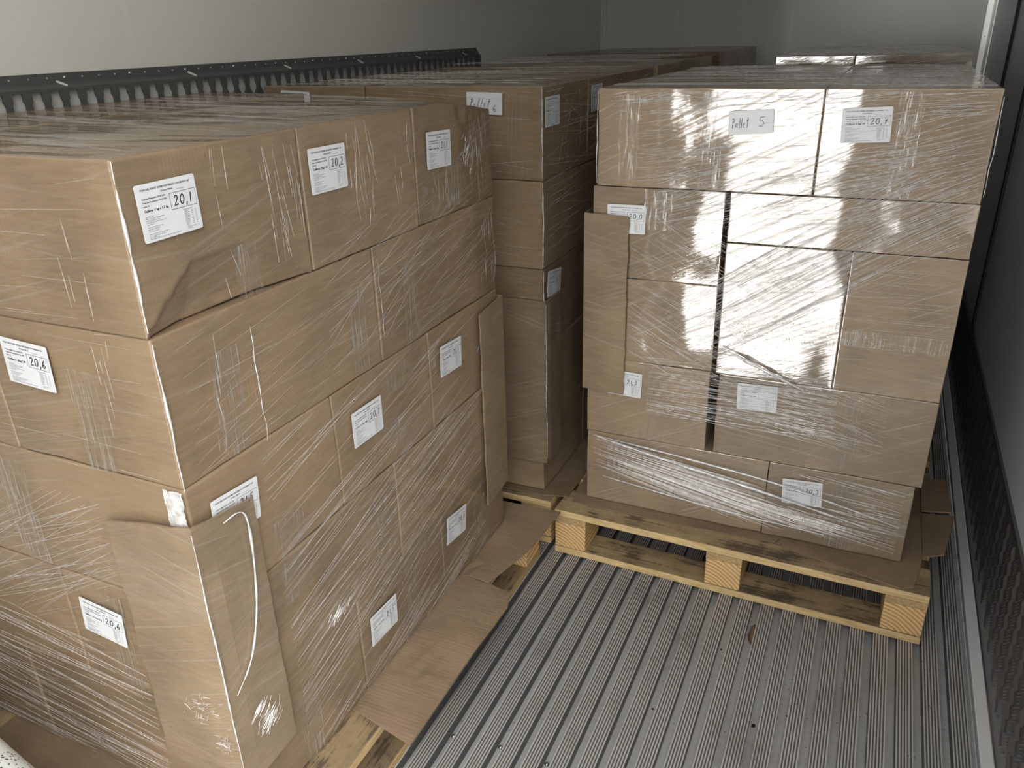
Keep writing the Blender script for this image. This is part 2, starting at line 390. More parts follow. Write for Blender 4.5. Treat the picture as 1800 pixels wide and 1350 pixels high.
# slotted cargo rail on the left wall
def rail():
    root = empty('cargo_rail', (XL, 2.0, 1.15)); tag(root, 'dark grey slotted steel cargo rail screwed along the left wall', 'cargo rail')
    X0 = XL + .0015; Xf = XL + .024
    y0, y1 = .45, 3.475; zt = 1.387
    O = Vector((XL, 2.0, 1.15))
    v = []; f = []
    def P(x, y, z): v.append(Vector((x, y, z)) - O); return len(v) - 1
    def strip(pr):
        for (xa, za), (xb, zb) in zip(pr, pr[1:]):
            f.append((P(xa, y0, za), P(xa, y1, za), P(xb, y1, zb), P(xb, y0, zb)))
    zs1, zs0 = 1.354, 1.245                       # slotted face from zs1 down to zs0
    strip([(X0, zt), (X0+.003, zt), (X0+.003, 1.369), (Xf-.004, 1.359), (Xf, 1.3565), (Xf, zs1)])
    strip([(Xf, zs0), (Xf, 1.24), (X0+.003, 1.222), (X0+.003, 1.20), (X0, 1.20)])
    # cells
    pit = .0462; ny = int((y1 - y0) / pit); pit = (y1 - y0) / ny
    slot = []
    w1 = .0125; zc = 1.322
    top = 1.350; bot = 1.252
    right = [(w1, top), (w1, top-.016)]
    for a in range(0, 7):
        t = math.radians(60 - a * 20); right.append((.0085 + .0075*math.cos(t), zc + .0120*math.sin(t)))
    right += [(.0075, 1.303), (.0075, bot)]
    left = [(-x, z) for x, z in reversed(right)]
    slot = right + left
    m = len(slot)
    hw, zc2, hh = pit/2, (zs1+zs0)/2, (zs1-zs0)/2
    for i in range(ny):
        cy = y0 + (i + .5) * pit
        ring = [P(Xf, cy + a, z) for a, z in slot]
        back = [P(Xf - .005, cy + a, z) for a, z in slot]
        outer = []
        for a, z in slot:
            zz = min(max(z, zs0), zs1)
            if z >= top: outer.append(P(Xf, cy + (hw if a > 0 else -hw), zs1))
            elif z <= bot: outer.append(P(Xf, cy + (hw if a > 0 else -hw), zs0))
            else: outer.append(P(Xf, cy + (hw if a > 0 else -hw), zz))
        for k in range(m):
            k2 = (k+1) % m
            f.append((ring[k], outer[k], outer[k2], ring[k2]))
            f.append((ring[k], ring[k2], back[k2], back[k]))
    f.append((P(X0, y1, zt), P(X0, y1, 1.20), P(Xf, y1, 1.24), P(Xf, y1, 1.348)))
    link('slotted_plate', v, f, M['rail'], root)
    sc_ = MB()
    k = 0; y = .62
    while y < 3.45:
        big = (k % 4 == 0)
        dd = dome('rail_screw' if big else 'rail_rivet', 0, 0, 0, .0042 if big else .0022, .0025, M['screw'] if big else M['alu'], root)
        dd.location = Vector((X0 + .003, y, 1.377)) - O; dd.rotation_euler = (0, math.pi/2, 0)
        y += .0462; k += 1
    for y in (1.34, 1.74, 2.14, 2.54, 2.94, 3.34):
        s = MB(); s.box(-.0005, .0012, -.012, .012, -.003, .003); o = s.build('oval_hole', M['wall'], root)
        o.location = Vector((X0+.0125, y, 1.3645)) - O; o.rotation_euler = (math.radians(-35), math.radians(-40), 0)
rail()

# ------------------------------------------------------------------ rear sill at the lower left
def rsill():
    v = []; f = []; S = 10
    prof = []
    for i in range(S+1):
        t = math.pi/2 * i / S; prof.append((.035*math.sin(t), .035*math.cos(t)))   # (dy, dz)
    prof = [(-.14, .03)] + prof + [(.035, -.40), (-.14, -.40)]
    a, b_ = Vector((-1.745, .575)), Vector((-1.02, .455))
    n = len(prof)
    for p in (a, b_):
        for dy, dz in prof: v.append((p.x, p.y + dy, .385 + dz))
    f = [(i, (i+1) % n, n + (i+1) % n, n + i) for i in range(n)] + [tuple(range(n-1, -1, -1)), tuple(range(n, 2*n))]
    o = link('door_sill', v, f, M['sill'], smooth=False)
    tag(o, 'white painted rounded panel edge with dark specks at the lower left corner', 'panel')
rsill()

# ------------------------------------------------------------------ pallets
def pallet(x0, y0, wx, wy, deck, label, rz=0):
    """deck: 0 = deck boards run along x, 1 = along y"""
    root = empty('wooden_pallet', (x0 + wx/2, y0 + wy/2, 0), rz)
    tag(root, label, 'pallet', 'wooden pallets under the stacks')
    def bd(name, xa, xb, ya, yb, za, zb, m, be=.002):
        c = Vector(((xa+xb)/2, (ya+yb)/2, (za+zb)/2)); o_ = MB(); o_.box(xa-c.x, xb-c.x, ya-c.y, yb-c.y, za-c.z, zb-c.z)
        o = o_.build(name, m, root, bevel=be); o.location = c; return o
    A, B = (wx, wy) if deck == 0 else (wy, wx)      # A = along deck boards, B = across
    def put(name, a0, a1, b0, b1, z0, z1, along):
        mm = M['woodx'] if (along == 'a') == (deck == 0) else M['woody']
        if name == 'block': mm = M['block']
        if deck == 0: return bd(name, a0-A/2, a1-A/2, b0-B/2, b1-B/2, z0, z1, mm)
        return bd(name, b0-B/2, b1-B/2, a0-A/2, a1-A/2, z0, z1, mm)
    bw = .098
    nb = 7
    for i in range(nb):
        w_ = .12 if i in (0, nb-1) else .1
        c = w_/2 if i == 0 else (B - w_/2 if i == nb-1 else .06 + (B-.12)*i/(nb-1))
        put('deck_board', 0, A, c-w_/2, c+w_/2, .128, .15, 'a')
    for a in (0, A/2 - bw/2, A - bw):
        put('stringer_board', a, a + bw, .001, B-.001, .106, .1275, 'b')
        for b0 in (.002, B/2 - .07, B - .122):
            put('block', a+.001, a + bw-.001, b0, b0 + .12, .0225, .1055, 'a')
    for b0 in (0, B/2 - .05, B - .1):
        put('bottom_board', 0, A, b0, b0 + .1, .0005, .022, 'a')
    return root
pallet(-.727, 1.848, 1.0, 1.2, 0, 'yellowish wooden pallet at right, its long open side facing the aisle', math.radians(-1.3))
pallet(-1.75, .62, .978, 1.2, 1, 'wooden pallet under the near left stack, mostly covered by its cardboard')
pallet(-1.745, 1.89, .98, 1.05, 0, 'wooden pallet under the left stack marked Pallet 6')
pallet(-1.745, 2.98, .98, 1.0, 0, 'wooden pallet in the dark under the left stack behind Pallet 6')
pallet(-1.745, 4.02, .98, 1.0, 0, 'wooden pallet under the left stack touching the back wall')
pallet(-.72, 3.12, 1.0, 1.1, 0, 'wooden pallet under the right stack behind Pallet 5')

# ------------------------------------------------------------------ cardboard sheets
def sheet(name, outline, z, th, label, cat, curl=None, m=None, up=None):
    """corrugated layer sheet: outline in (x, y); curl(x, y) lifts it"""
    bm = bmesh.new()
    vs_ = [bm.verts.new((x, y, 0)) for x, y in outline]; bm.faces.new(vs_)
    bmesh.ops.triangulate(bm, faces=bm.faces[:]); bmesh.ops.subdivide_edges(bm, edges=bm.edges[:], cuts=5, use_grid_fill=True)
    bmesh.ops.triangulate(bm, faces=bm.faces[:])
    cx = sum(p[0] for p in outline)/len(outline); cy = sum(p[1] for p in outline)/len(outline)
    for v in bm.verts:
        x, y = v.co.x, v.co.y
        v.co.z = (curl(x, y) if curl else 0) + .0006*abs(noise.noise(Vector((x*14, y*14, 3))))
        v.co.x -= cx; v.co.y -= cy
    bm.normal_update()
    me = bpy.data.meshes.new(name); bm.to_mesh(me); bm.free(); me.materials.append(m or M['sheet'])
    o = bpy.data.objects.new(name, me); C.objects.link(o); o.location = (cx, cy, z)
    s = o.modifiers.new('thickness', 'SOLIDIFY'); s.thickness = th; s.offset = 1
    tag(o, label, cat); return o
edge = lambda x0, k: (lambda x, y: max(0, (x - x0)) * k)
def crease(x, y):
    t = (y - .95) / .5
    return 0 if x < -.84 else .0010*(1+math.sin(t*23)) + .0007 * (1+math.sin(t*41+x*9))
sheet('cardboard_sheet', [(-1.25, .965), (-.86, .985), (-.689, .950), (-.690, 1.2), (-.682, 1.40), (-.70, 1.452), (-.80, 1.475), (-1.25, 1.47)], .1505, .0035,
      'creased brown cardboard sheet sticking out under the near left stack, nearest the camera', 'cardboard sheet', crease)
sheet('cardboard_sheet', [(-1.2, 1.49), (-.885, 1.478), (-.764, 1.462), (-.728, 1.64), (-.715, 1.845), (-.86, 1.838), (-1.2, 1.835)], .1505, .0035,
      'flat brown cardboard sheet under the far end of the near left stack', 'cardboard sheet', lambda x, y: .008*max(0, 1.6-y)/.14 if x > -.835 else 0)
sheet('cardboard_sheet', [(-1.5, .62), (-.90, .60), (-.872, .80), (-1.0, .90), (-1.5, .9)], .1505, .0035,
      'cardboard sheet under the front corner of the near left stack', 'cardboard sheet')
sheet('cardboard_sheet', [(-1.6, 1.90), (-.80, 1.915), (-.725, 1.93), (-.722, 2.4), (-.71, 2.93), (-1.6, 2.93)], .1505, .0035,
      'long brown cardboard sheet sticking out under Pallet 6 towards the aisle', 'cardboard sheet', lambda x, y: .0015*math.sin(y*30) if x > -.78 else 0)
sheet('cardboard_sheet', [(-.715, 1.99), (-.703, 1.912), (-.40, 1.91), (-.12, 1.925), (.0, 2.2), (-.3, 2.9), (-.715, 2.9)], .1505, .0035,
      'cardboard sheet under the left part of the Pallet 5 stack', 'cardboard sheet')
sheet('cardboard_sheet', [(-.11, 1.932), (-.10, 1.914), (.192, 1.842), (.222, 1.86), (.235, 1.93), (.243, 1.985), (.243, 2.36), (.21, 2.9), (-.10, 2.9)], .1505, .0035,
      'cardboard sheet with cut corner under the right front of the Pallet 5 stack', 'cardboard sheet', None)
def ramp(x, y): return max(0, x - .246) * .25
sheet('cardboard_flap', [(.2435, 1.992), (.293, 2.006), (.324, 2.20), (.2435, 2.215)], .157, .004,
      'small folded cardboard flap hanging off the right edge of the right pallet', 'cardboard flap', ramp)
sheet('cardboard_flap', [(.2435, 2.225), (.316, 2.215), (.312, 2.40), (.2435, 2.42)], .160, .004,
      'second cardboard flap off the right pallet, farther from the camera', 'cardboard flap', ramp)

# ------------------------------------------------------------------ printed labels
def text_geo(txt, size, x, y, bold=0.0, width=None, align='LEFT'):
    cu = bpy.data.curves.new('t', 'FONT'); cu.body = txt; cu.size = size; cu.resolution_u = 1; cu.offset = bold; cu.align_x = align
    o = bpy.data.objects.new('t', cu); me = o.to_mesh()
    vs_ = [(v.co.x, v.co.y) for v in me.vertices]; fs = [tuple(p.vertices) for p in me.polygons]
    o.to_mesh_clear(); bpy.data.objects.remove(o); bpy.data.curves.remove(cu)
    if width and vs_:
        x0 = min(a for a, _ in vs_); x1 = max(a for a, _ in vs_); k = width/(x1-x0)
        vs_ = [((a-x0)*k, b_) for a, b_ in vs_]
    return [(a + x, b_ + y) for a, b_ in vs_], fs
_tc = {}
def T(*a, **k):
    key = (a, tuple(sorted(k.items())))
    if key not in _tc: _tc[key] = text_geo(*a, **k)
    return _tc[key]
GL = {
 '0': [[(.5,1),(.15,.8),(.08,.4),(.3,.02),(.65,.05),(.85,.4),(.8,.8),(.5,1)]],
 '1': [[(.45,1),(.4,0)]],
 '2': [[(.08,.8),(.3,1),(.65,.95),(.7,.7),(.4,.35),(.05,0),(.9,.08)]],
 '3': [[(.15,.92),(.5,1),(.75,.8),(.45,.55),(.8,.35),(.55,.02),(.1,.05)]],
 '5': [[(.9,1),(.3,.95),(.22,.55),(.6,.62),(.8,.3),(.5,0),(.1,.05)]],
 '6': [[(.6,1),(.25,.6),(.15,.2),(.4,0),(.75,.1),(.75,.35),(.45,.45),(.2,.25)]],
 '7': [[(.05,.9),(.85,1),(.45,0)], [(.25,.5),(.75,.55)]],
 '8': [[(.5,.5),(.2,.75),(.5,1),(.78,.78),(.5,.5),(.15,.2),(.5,0),(.82,.22),(.5,.5)]],
 '4': [[(.6,1),(.1,.4),(.85,.4)],[(.65,.7),(.6,0)]],
 '9': [[(.75,.9),(.4,1),(.2,.7),(.45,.5),(.75,.9),(.6,0)]],
 ',': [[(.3,.12),(.2,-.25)]],
 'o': [[(.3,1.0),(.15,.85),(.35,.75),(.45,.9),(.3,1.0)]],
 'P': [[(.3,1),(.2,0)], [(.05,.95),(.5,1.05),(.8,.8),(.25,.5)]],
 'a': [[(.6,.5),(.2,.45),(.15,.1),(.5,.15),(.62,.5),(.62,.02)]],
 'A': [[(.05,0),(.4,.6),(.6,0)], [(.15,.25),(.6,.25)]],
 'l': [[(.35,1.05),(.2,0)]],
 'L': [[(.5,1.1),(.2,0)]],
 'e': [[(.1,.3),(.6,.35),(.5,.55),(.15,.45),(.1,.1),(.6,.05)]],
 'E': [[(.6,.5),(.15,.5),(.1,.02),(.6,.05)], [(.12,.27),(.5,.28)]],
 't': [[(.45,1.1),(.3,0)], [(.0,.72),(.8,.85)]],
}
def strokes(word, x, y, h, adv, wd, lean=0.0):
    vs_ = []; fs = []
    cx = x
    for ch in word:
        if ch == ' ': cx += adv*.8; continue
        wch = adv * (.55 if ch in '1,lo' else 1)
        for pl in GL[ch]:
            pts = [Vector((cx + (a if wch == adv else a*.9)*adv*.82 + lean*b_*h, y + b_*h)) for a, b_ in pl]
            n0 = len(vs_)
            for i, p in enumerate(pts):
                d = (pts[min(i+1, len(pts)-1)] - pts[max(i-1, 0)]).normalized(); pr = Vector((-d.y, d.x)) * wd/2
                vs_ += [tuple(p+pr), tuple(p-pr)]
            for i in range(len(pts)-1): fs.append((n0+2*i, n0+2*i+1, n0+2*i+3, n0+2*i+2))
        cx += wch
    return vs_, fs
def rrect(w_, h_, r=.003):
    pts = []
    for cx, cy, a0 in ((w_-r, -r, 90), (r, -r, 180), (r, -h_+r, 270), (w_-r, -h_+r, 0)):
        for k in range(4):
            a = math.radians(a0 - 90 + k*30 + 0) if False else math.radians(a0 + k*30 - 90)
            pts.append((cx + r*math.cos(a), cy + r*math.sin(a)))
    return pts
def label_outline(w_, h_, r=.003):
    pts = []
    for cx, cy, a0 in ((w_-r, -r, 0), (r, -r, 90), (r, -h_+r, 180), (w_-r, -h_+r, 270)):
        for k in range(4):
            a = math.radians(a0 + k*30); pts.append((cx + r*math.cos(a), cy + r*math.sin(a)))
    return pts
def placeM(axis, u, z, val, ang):
    """label frame: x right, y up, z out of the face"""
    if axis == 0: B = Matrix(((0,0,1),(1,0,0),(0,1,0))).transposed().transposed(); cols = (Vector((0,1,0)), Vector((0,0,1)), Vector((1,0,0))); o = Vector((val, u, z))
    else: cols = (Vector((1,0,0)), Vector((0,0,1)), Vector((0,-1,0))); o = Vector((u, val, z))
    Mx = Matrix((cols[0], cols[1], cols[2])).transposed().to_4x4(); Mx.translation = o
    return Mx @ Matrix.Rotation(math.radians(ang), 4, 'Z')
def make_label(parent, axis, u, z, val, ang, number, calibre='1 kg a 1,5 kg', kind='ship', wd=.100, ht=.073):
    out = label_outline(wd, ht)
    v = [(a, b_, .0006) for a, b_ in out] + [(a, b_, 0) for a, b_ in out]; n = len(out)
    f = [tuple(range(n))] + [(i, n+i, n+(i+1) % n, (i+1) % n) for i in range(n)]; mi = [0]*len(f)
    def add(g, m, zz=.00085):
        k = len(v); v.extend([(a, b_, zz) for a, b_ in g[0]]); f.extend([tuple(k+i for i in q_) for q_ in g[1]]); mi.extend([m]*len(g[1]))
    def bar(x0, y0, x1, y1, m, t=.0004):
        add(([(x0, y0-t/2), (x1, y1-t/2), (x1, y1+t/2), (x0, y0+t/2)] if abs(x1-x0) > abs(y1-y0) else [(x0-t/2, y0), (x0+t/2, y0), (x1+t/2, y1), (x1-t/2, y1)], [(0,1,2,3)]), m)
    if kind == 'ship':
        add(T('PULPO DEL NORTE  ENTERO EVISCERADO CONGELADO IQF', .0034, .008, -.0085, bold=.00012, width=.082), 1)
        add(T('(Octopus Mimus)', .0030, .040, -.0135, bold=.0001, width=.020), 1)
        add(T('Peso Variable', .0024, .066, -.0155, width=.013), 1)
        add(T('Fecha de Elaboraci\u00f3n: 03-03-2024', .0029, .008, -.0195, bold=.0001, width=.038), 1)
        add(T('Fecha de Vencimiento: 03-03-2026', .0029, .008, -.0240, bold=.0001, width=.040), 1)
        add(T('Lote: 03', .0029, .008, -.0285, bold=.0001, width=.010), 1)
        add(T('Calibre: ' + calibre, .0046, .008, -.0350, bold=.00018, width=.040), 1)
        for a in ((.0525, -.0185, .0965, -.0185), (.0525, -.0395, .0965, -.0395)): bar(*a, 1, .0006)
        bar(.0525, -.0395, .0525, -.0185, 1, .0006); bar(.0965, -.0395, .0965, -.0185, 1, .0004)
        rr = random.Random(5)
        for y, x1 in ((-.041, .022), (-.0434, .038), (-.0458, .030), (-.0482, .040), (-.0506, .020), (-.0545, .034), (-.0569, .028), (-.0593, .026), (-.0630, .042), (-.0652, .036), (-.0674, .024), (-.0692, .062)):
            x = .0085
            while x < x1:
                l = rr.uniform(.0015, .0045); bar(x, y, min(x+l, x1), y, 2, .0011); x += l + .0008
        for k in range(9):
            y = -.0455 - k*.0022; bar(.072, y, .072 + rr.uniform(.006, .010), y, 2, .0010); bar(.084, y, .0865, y, 2, .0010); bar(.0905, y, .0925, y, 2, .0010)
        bar(.070, -.0432, .086, -.0432, 2, .0011); bar(.073, -.0665, .089, -.0665, 1, .0004); bar(.074, -.0685, .082, -.0685, 2, .0010)
    Mx = placeM(axis, u, z, val, ang)
    inv = parent.matrix_basis.inverted()
    o = link('shipping_label' if kind == 'ship' else 'pallet_label', v, f, [M['paper'], M['ink'], M['faint']], parent, mi, M=inv @ Mx)
    if number:
        if kind == 'ship': g = strokes(number, .0575, -.0350, .0125, .0100, .0017, .12)
        elif number == 'Pallet 5':
            g = strokes('Pallet', .008, -ht+.014, .021, .0078, .0014, .05); g2 = strokes('5', .066, -ht+.016, .021, .020, .0014)
            n0 = len(g[0]); g = (g[0] + g2[0], g[1] + [tuple(i+n0 for i in q_) for q_ in g2[1]])
        else:
            g = strokes('PALLEt', .010, -ht+.017, .019, .0098, .0014, .22); g2 = strokes('6', .074, -ht+.008, .015, .017, .0015)
            n0 = len(g[0]); g = (g[0] + g2[0], g[1] + [tuple(i+n0 for i in q_) for q_ in g2[1]])
        link('handwriting', [(a, b_, .0012) for a, b_ in g[0]], g[1], M['marker'], o)
    return o

# ------------------------------------------------------------------ cartons
def carton_mesh(lx, ly, lz, seed, fine=True, dents=(), bw=1.0, r=.0038):
    """corrugated carton, origin at the base centre: rounded edges, bowed and crumpled faces"""
    def arr(L_, n):
        a = [0, r*.25, r*.6, r, r + .0012, .012]; b_ = [L_ - x for x in reversed(a)]
        k = [a[-1] + (L_ - 2*a[-1]) * i / n for i in range(1, n)]
        return a + k + b_
    if not fine:
        def arr(L_, n): return [0, r*.4, r, r + .002, L_/2, L_-r-.002, L_-r, L_-r*.4, L_]
    nx, ny, nz_ = (max(4, int(lx/.035)), max(4, int(ly/.035)), 7) if not dents else (8, 60, 40)
    X_, Y_, Z_ = arr(lx, nx), arr(ly, ny), arr(lz, nz_)
    idx = {}; v = []; f = []
    so = Vector((seed*3.17, seed*1.93, seed*.71))
    bow = [bw*random.Random(seed*10+i).uniform(-.0025, .0009) for i in range(6)]
    def P(i, j, k):
        key = (i, j, k)
        if key in idx: return idx[key]
        p = Vector((X_[i], Y_[j], Z_[k])); L_ = (lx, ly, lz)
        c = Vector([min(max(p[a], r), L_[a]-r) for a in range(3)])
        d = p - c
        if d.length > 1e-9: q_ = c + d.normalized() * r
        else: q_ = p
        n = d.normalized() if d.length > 1e-9 else Vector((0,0,0))
        s = [math.sin(math.pi*min(max(p[a]/L_[a], 0), 1)) for a in range(3)]
        off = 0
        if abs(n.x) > .9: off = bow[0 if n.x > 0 else 1] * s[1] * s[2]
        elif abs(n.y) > .9: off = bow[2 if n.y > 0 else 3] * s[0] * s[2]
        elif abs(n.z) > .9: off = -.002 * s[0]*s[1]
        crump = .0022 * noise.noise((q_ + so) * 9) + .0010 * noise.noise((q_ + so) * 30)
        q_ = q_ + n * (off + min(crump, .0015)) 
        q_ = q_ + Vector((noise.noise(q_*6+so), noise.noise(q_*6+so*2), 0)) * .0012
        for fn in dents: q_ = fn(q_ - Vector((lx/2, ly/2, 0))) + Vector((lx/2, ly/2, 0))
        v.append(q_ - Vector((lx/2, ly/2, 0))); idx[key] = len(v) - 1
        return idx[key]
    a, b_, c_ = len(X_)-1, len(Y_)-1, len(Z_)-1
    for i in range(a):
        for j in range(b_):
            f.append((P(i,j,0), P(i,j+1,0), P(i+1,j+1,0), P(i+1,j,0))); f.append((P(i,j,c_), P(i+1,j,c_), P(i+1,j+1,c_), P(i,j+1,c_)))
    for i in range(a):
        for k in range(c_):
            f.append((P(i,0,k), P(i+1,0,k), P(i+1,0,k+1), P(i,0,k+1))); f.append((P(i,b_,k), P(i,b_,k+1), P(i+1,b_,k+1), P(i+1,b_,k)))
    for j in range(b_):
        for k in range(c_):
            f.append((P(0,j,k), P(0,j,k+1), P(0,j+1,k+1), P(0,j+1,k))); f.append((P(a,j,k), P(a,j+1,k), P(a,j+1,k+1), P(a,j,k+1)))
    return v, f
_seed = [0]
def carton(x0, x1, y0, y1, z0, z1, m, label, group=None, fine=True, dents=(), rz=None, dx=0, dy=0):
    _seed[0] += 1; s = _seed[0]
    g = .0012 if m is not M['P'] else .0001
    lx, ly, lz = x1-x0-2*g, y1-y0-2*g, z1-z0-.0012
    v, f = carton_mesh(lx, ly, lz, s, fine, dents, 1.0 if m is not M['P'] else .25, .0038 if m is not M['P'] else .002)
    rr = random.Random(s)
    if rz is None: rz = rr.uniform(-.0035, .0035) if m is not M['P'] else rr.uniform(-.001, .001)
    Mx = Matrix.Translation(((x0+x1)/2 + dx, (y0+y1)/2 + dy, z0+.0006)) @ Matrix.Rotation(rz, 4, 'Z')
    o = link('carton', v, f, m, smooth=True, M=Mx); o.matrix_basis = Mx
    tag(o, label, 'carton', group)
    return o
def tape(parent, axis, u0, u1, z0, z1, val, seed=1, horizontal=False):
    nu, nz_ = 14, 18; v = []; f = []
    if parent.get('category') == 'carton':
        pz = parent.matrix_basis.translation.z; z0 = max(z0, pz + .004); z1 = min(z1, pz + parent.data.vertices[-1].co.z*0 + max(q_.co.z for q_ in parent.data.vertices) - .004)
    for j in range(nz_+1):
        for i in range(nu+1):
            a, b_ = i/nu, j/nz_
            fr = .004*noise.noise(Vector((b_*9, seed, i*.1)))*(1 if i in (0, nu) else 0)
            u = u0 + (u1-u0)*a + fr; z = z0 + (z1-z0)*b_ + (.003*noise.noise(Vector((a*9, seed*2, 4))) if j in (0, nz_) else 0)
            if horizontal: h = .0006 + .0022*abs(noise.noise(Vector((u*25, z*160, seed))))
            else: h = .0006 + .0022*abs(noise.noise(Vector((u*160, z*25, seed))))
            v.append((u-(u0+u1)/2, z-(z0+z1)/2, h))
    for j in range(nz_):
        for i in range(nu): k = j*(nu+1)+i; f.append((k, k+1, k+nu+2, k+nu+1))
    return link('packing_tape', v, f, M['tape'], parent, smooth=True, M=parent.matrix_basis.inverted() @ placeM(axis, (u0+u1)/2, (z0+z1)/2, val, 0))

BW, BL, BH = .35, .525, .233
ZS = [.1565 + .2322*i for i in range(6)]
LAYN = ['bottom', 'second', 'third', 'fourth', 'top']
def layer_cells(kind, x0, x1, y0):
    """five cartons: kind 'L' long side across on the right (x1 side), 'S' short side across on the right"""
    ys3 = [y0 + BW*i for i in range(4)]; ys2 = [y0 + BL*i for i in range(3)]
    out = {}
    if kind == 'L':
        for i, n in enumerate(('aisle front', 'aisle middle', 'aisle rear')): out[n] = (x1-BL, x1, ys3[i], ys3[i+1])
        for i, n in enumerate(('wall front', 'wall rear')): out[n] = (x0, x1-BL, ys2[i], ys2[i+1])
    else:
        for i, n in enumerate(('aisle front', 'aisle rear')): out[n] = (x1-BW, x1, ys2[i], ys2[i+1])
        for i, n in enumerate(('wall front', 'wall middle', 'wall rear')): out[n] = (x0, x1-BW, ys3[i], ys3[i+1])
    return out
CT = {}
def stack(key, x0, y0, kinds, m, where, names, hidden, labels=None, fine=True, zs=ZS, jit=.003, dents=None, top_sag=None):
    x1 = x0 + BW + BL
    rr = random.Random(hash(key) % 1000 if False else sum(map(ord, key)))
    for li, kd in enumerate(kinds):
        ddx, ddy = rr.uniform(-jit, jit), rr.uniform(-jit, jit)
        for pos, (a, b_, c, d) in layer_cells(kd, x0, x1, y0).items():
            kk = (li, pos)
            if hidden(li, pos): lab, grp = 'plain brown carton hidden inside the %s' % {'Pallet 6 stack': 'stack signed Pallet 6', 'left stack behind Pallet 6': 'dark left stack of the second row'}.get(where, where), 'inner cartons of the %s' % where
            else:
                lab = (labels or {}).get(kk) or 'brown carton, %s layer of the %s, %s' % (LAYN[li], where, names[pos])
                grp = 'cartons of the %s' % where
            CT[(key, li, pos)] = carton(a, b_, c, d, zs[li], zs[li+1], m, lab, grp, fine and not hidden(li, pos), (dents or {}).get(kk, ()), dx=ddx, dy=ddy)

# --- stack A: near left
AX0, AX1, AY0 = -1.722, -.847, .690
def dentA(p):
    # caved lower front corner of the top carton's aisle side: below a diagonal from the corner
    q_ = p.copy()
    u = q_.y + .175; z = q_.z
    if q_.x > .24:
        line = min(.080, .002 + u * .80) - max(0, u - .20) * .55
        if u < .34 and z < line:
            q_.x -= min(.022, .0045 + (line - z) * .28) * min(1, u/.015)
    return q_
def sag(y_, k): # sinks towards the far end
    def fn(p):
        q_ = p.copy(); q_.z -= max(0, p.y + .05) * k * (p.z / BH); return q_
    return fn
Apos = {'aisle front': 'front corner', 'aisle middle': 'aisle side middle', 'aisle rear': 'aisle side far end',
        'wall front': 'wall side front', 'wall middle': 'wall side middle', 'wall rear': 'wall side rear'}
hidA = lambda li, pos: (pos in ('wall rear', 'wall middle') and li < 4) or (pos == 'wall front' and li in ())
Alab = {
 (4, 'aisle front'): 'brown carton marked 20,1 on the front top corner of the near left stack',
 (4, 'aisle middle'): 'brown carton marked 20,2 in the top layer of the near left stack',
 (4, 'aisle rear'): 'brown carton marked 21,1 at the far top end of the near left stack',
 (3, 'aisle front'): 'long creased carton under the 20,1 one, its end marked 20,6',
 (3, 'aisle rear'): 'unlabelled brown carton directly under the top one marked 21,1',
 (3, 'wall front'): 'brown carton cut off by the left picture edge, fourth layer up',
 (2, 'aisle front'): 'brown carton marked 21,5 above the cardboard corner guard',
 (2, 'aisle middle'): 'brown carton marked 20,2 in the third layer of the near left stack',
 (2, 'aisle rear'): 'brown carton marked 21,1 in the third layer beside the far corner guard',
 (1, 'aisle front'): 'brown carton behind the cardboard corner guard, marked 20,6 beside it',
 (0, 'aisle middle'): 'brown carton marked 21,5 in the bottom layer of the near left stack',
 (0, 'aisle rear'): 'brown carton marked 20,8 at the far bottom of the near left stack',
}
stack('A', AX0, AY0, 'LSLSL', M['A'], 'near left stack', Apos, hidA, Alab, dents={(4, 'aisle front'): (dentA,), (4, 'aisle rear'): (sag(0, .14),)})
SX, SY = AX1 + .0045, AY0 - .0045
def lab(key, li, pos, *a, **k): return make_label(CT[(key, li, pos)], *a, **k)
lab('A', 4, 'aisle front', 0, .712, 1.282, SX, .5, '20,1')
lab('A', 4, 'aisle middle', 0, 1.056, 1.282, SX, -.7, '20,2', '2kg UP')
lab('A', 4, 'aisle rear', 0, 1.432, 1.266, SX, -2.4, '21,1', '1,5 kg a 2kg')
lab('A', 2, 'aisle front', 0, .728, .814, SX, -4.6, '21,5')
lab('A', 2, 'aisle middle', 0, 1.087, .796, SX, -1, '20,2', '1,5 kg a 2kg')
lab('A', 2, 'aisle rear', 0, 1.430, .806, SX, -3.5, '21,1', '1,5 kg a 2kg')
lab('A', 0, 'aisle middle', 0, 1.069, .327, SX, -3.5, '21,5o')
lab('A', 0, 'aisle rear', 0, 1.409, .366, SX, -8, '20,8')
lab('A', 3, 'aisle front', 1, -1.155, 1.054, SY, -3, '20,6', '2kg UP')
lab('A', 1, 'aisle front', 1, -1.155, .576, SY, -6, '20,6', '1,5 kg a 2kg')
TX = AX1 + .003
for li, pos, u0, u1, z0, z1 in ((3, 'aisle front', 1.115, 1.165, .86, 1.03), (3, 'aisle rear', 1.30, 1.355, .815, 1.03),
        (2, 'aisle middle', 1.212, 1.285, .78, .835), (2, 'aisle middle', 1.208, 1.285, .62, .72), (1, 'aisle front', 1.12, 1.175, .385, .575),
        (0, 'aisle middle', 1.195, 1.26, .155, .345), (0, 'aisle front', .83, .885, .16, .34), (1, 'aisle front', .845, .92, .53, .615), (2, 'aisle front', .845, .925, .62, .70),
        (4, 'aisle rear', 1.50, 1.57, 1.10, 1.20), (0, 'aisle rear', 1.545, 1.61, .16, .33), (4, 'aisle front', .86, .91, 1.09, 1.17), (3, 'aisle front', .775, .835, .86, 1.03)):
    tape(CT[('A', li, pos)], 0, u0, u1, z0, z1, TX, seed=li+u0*7)
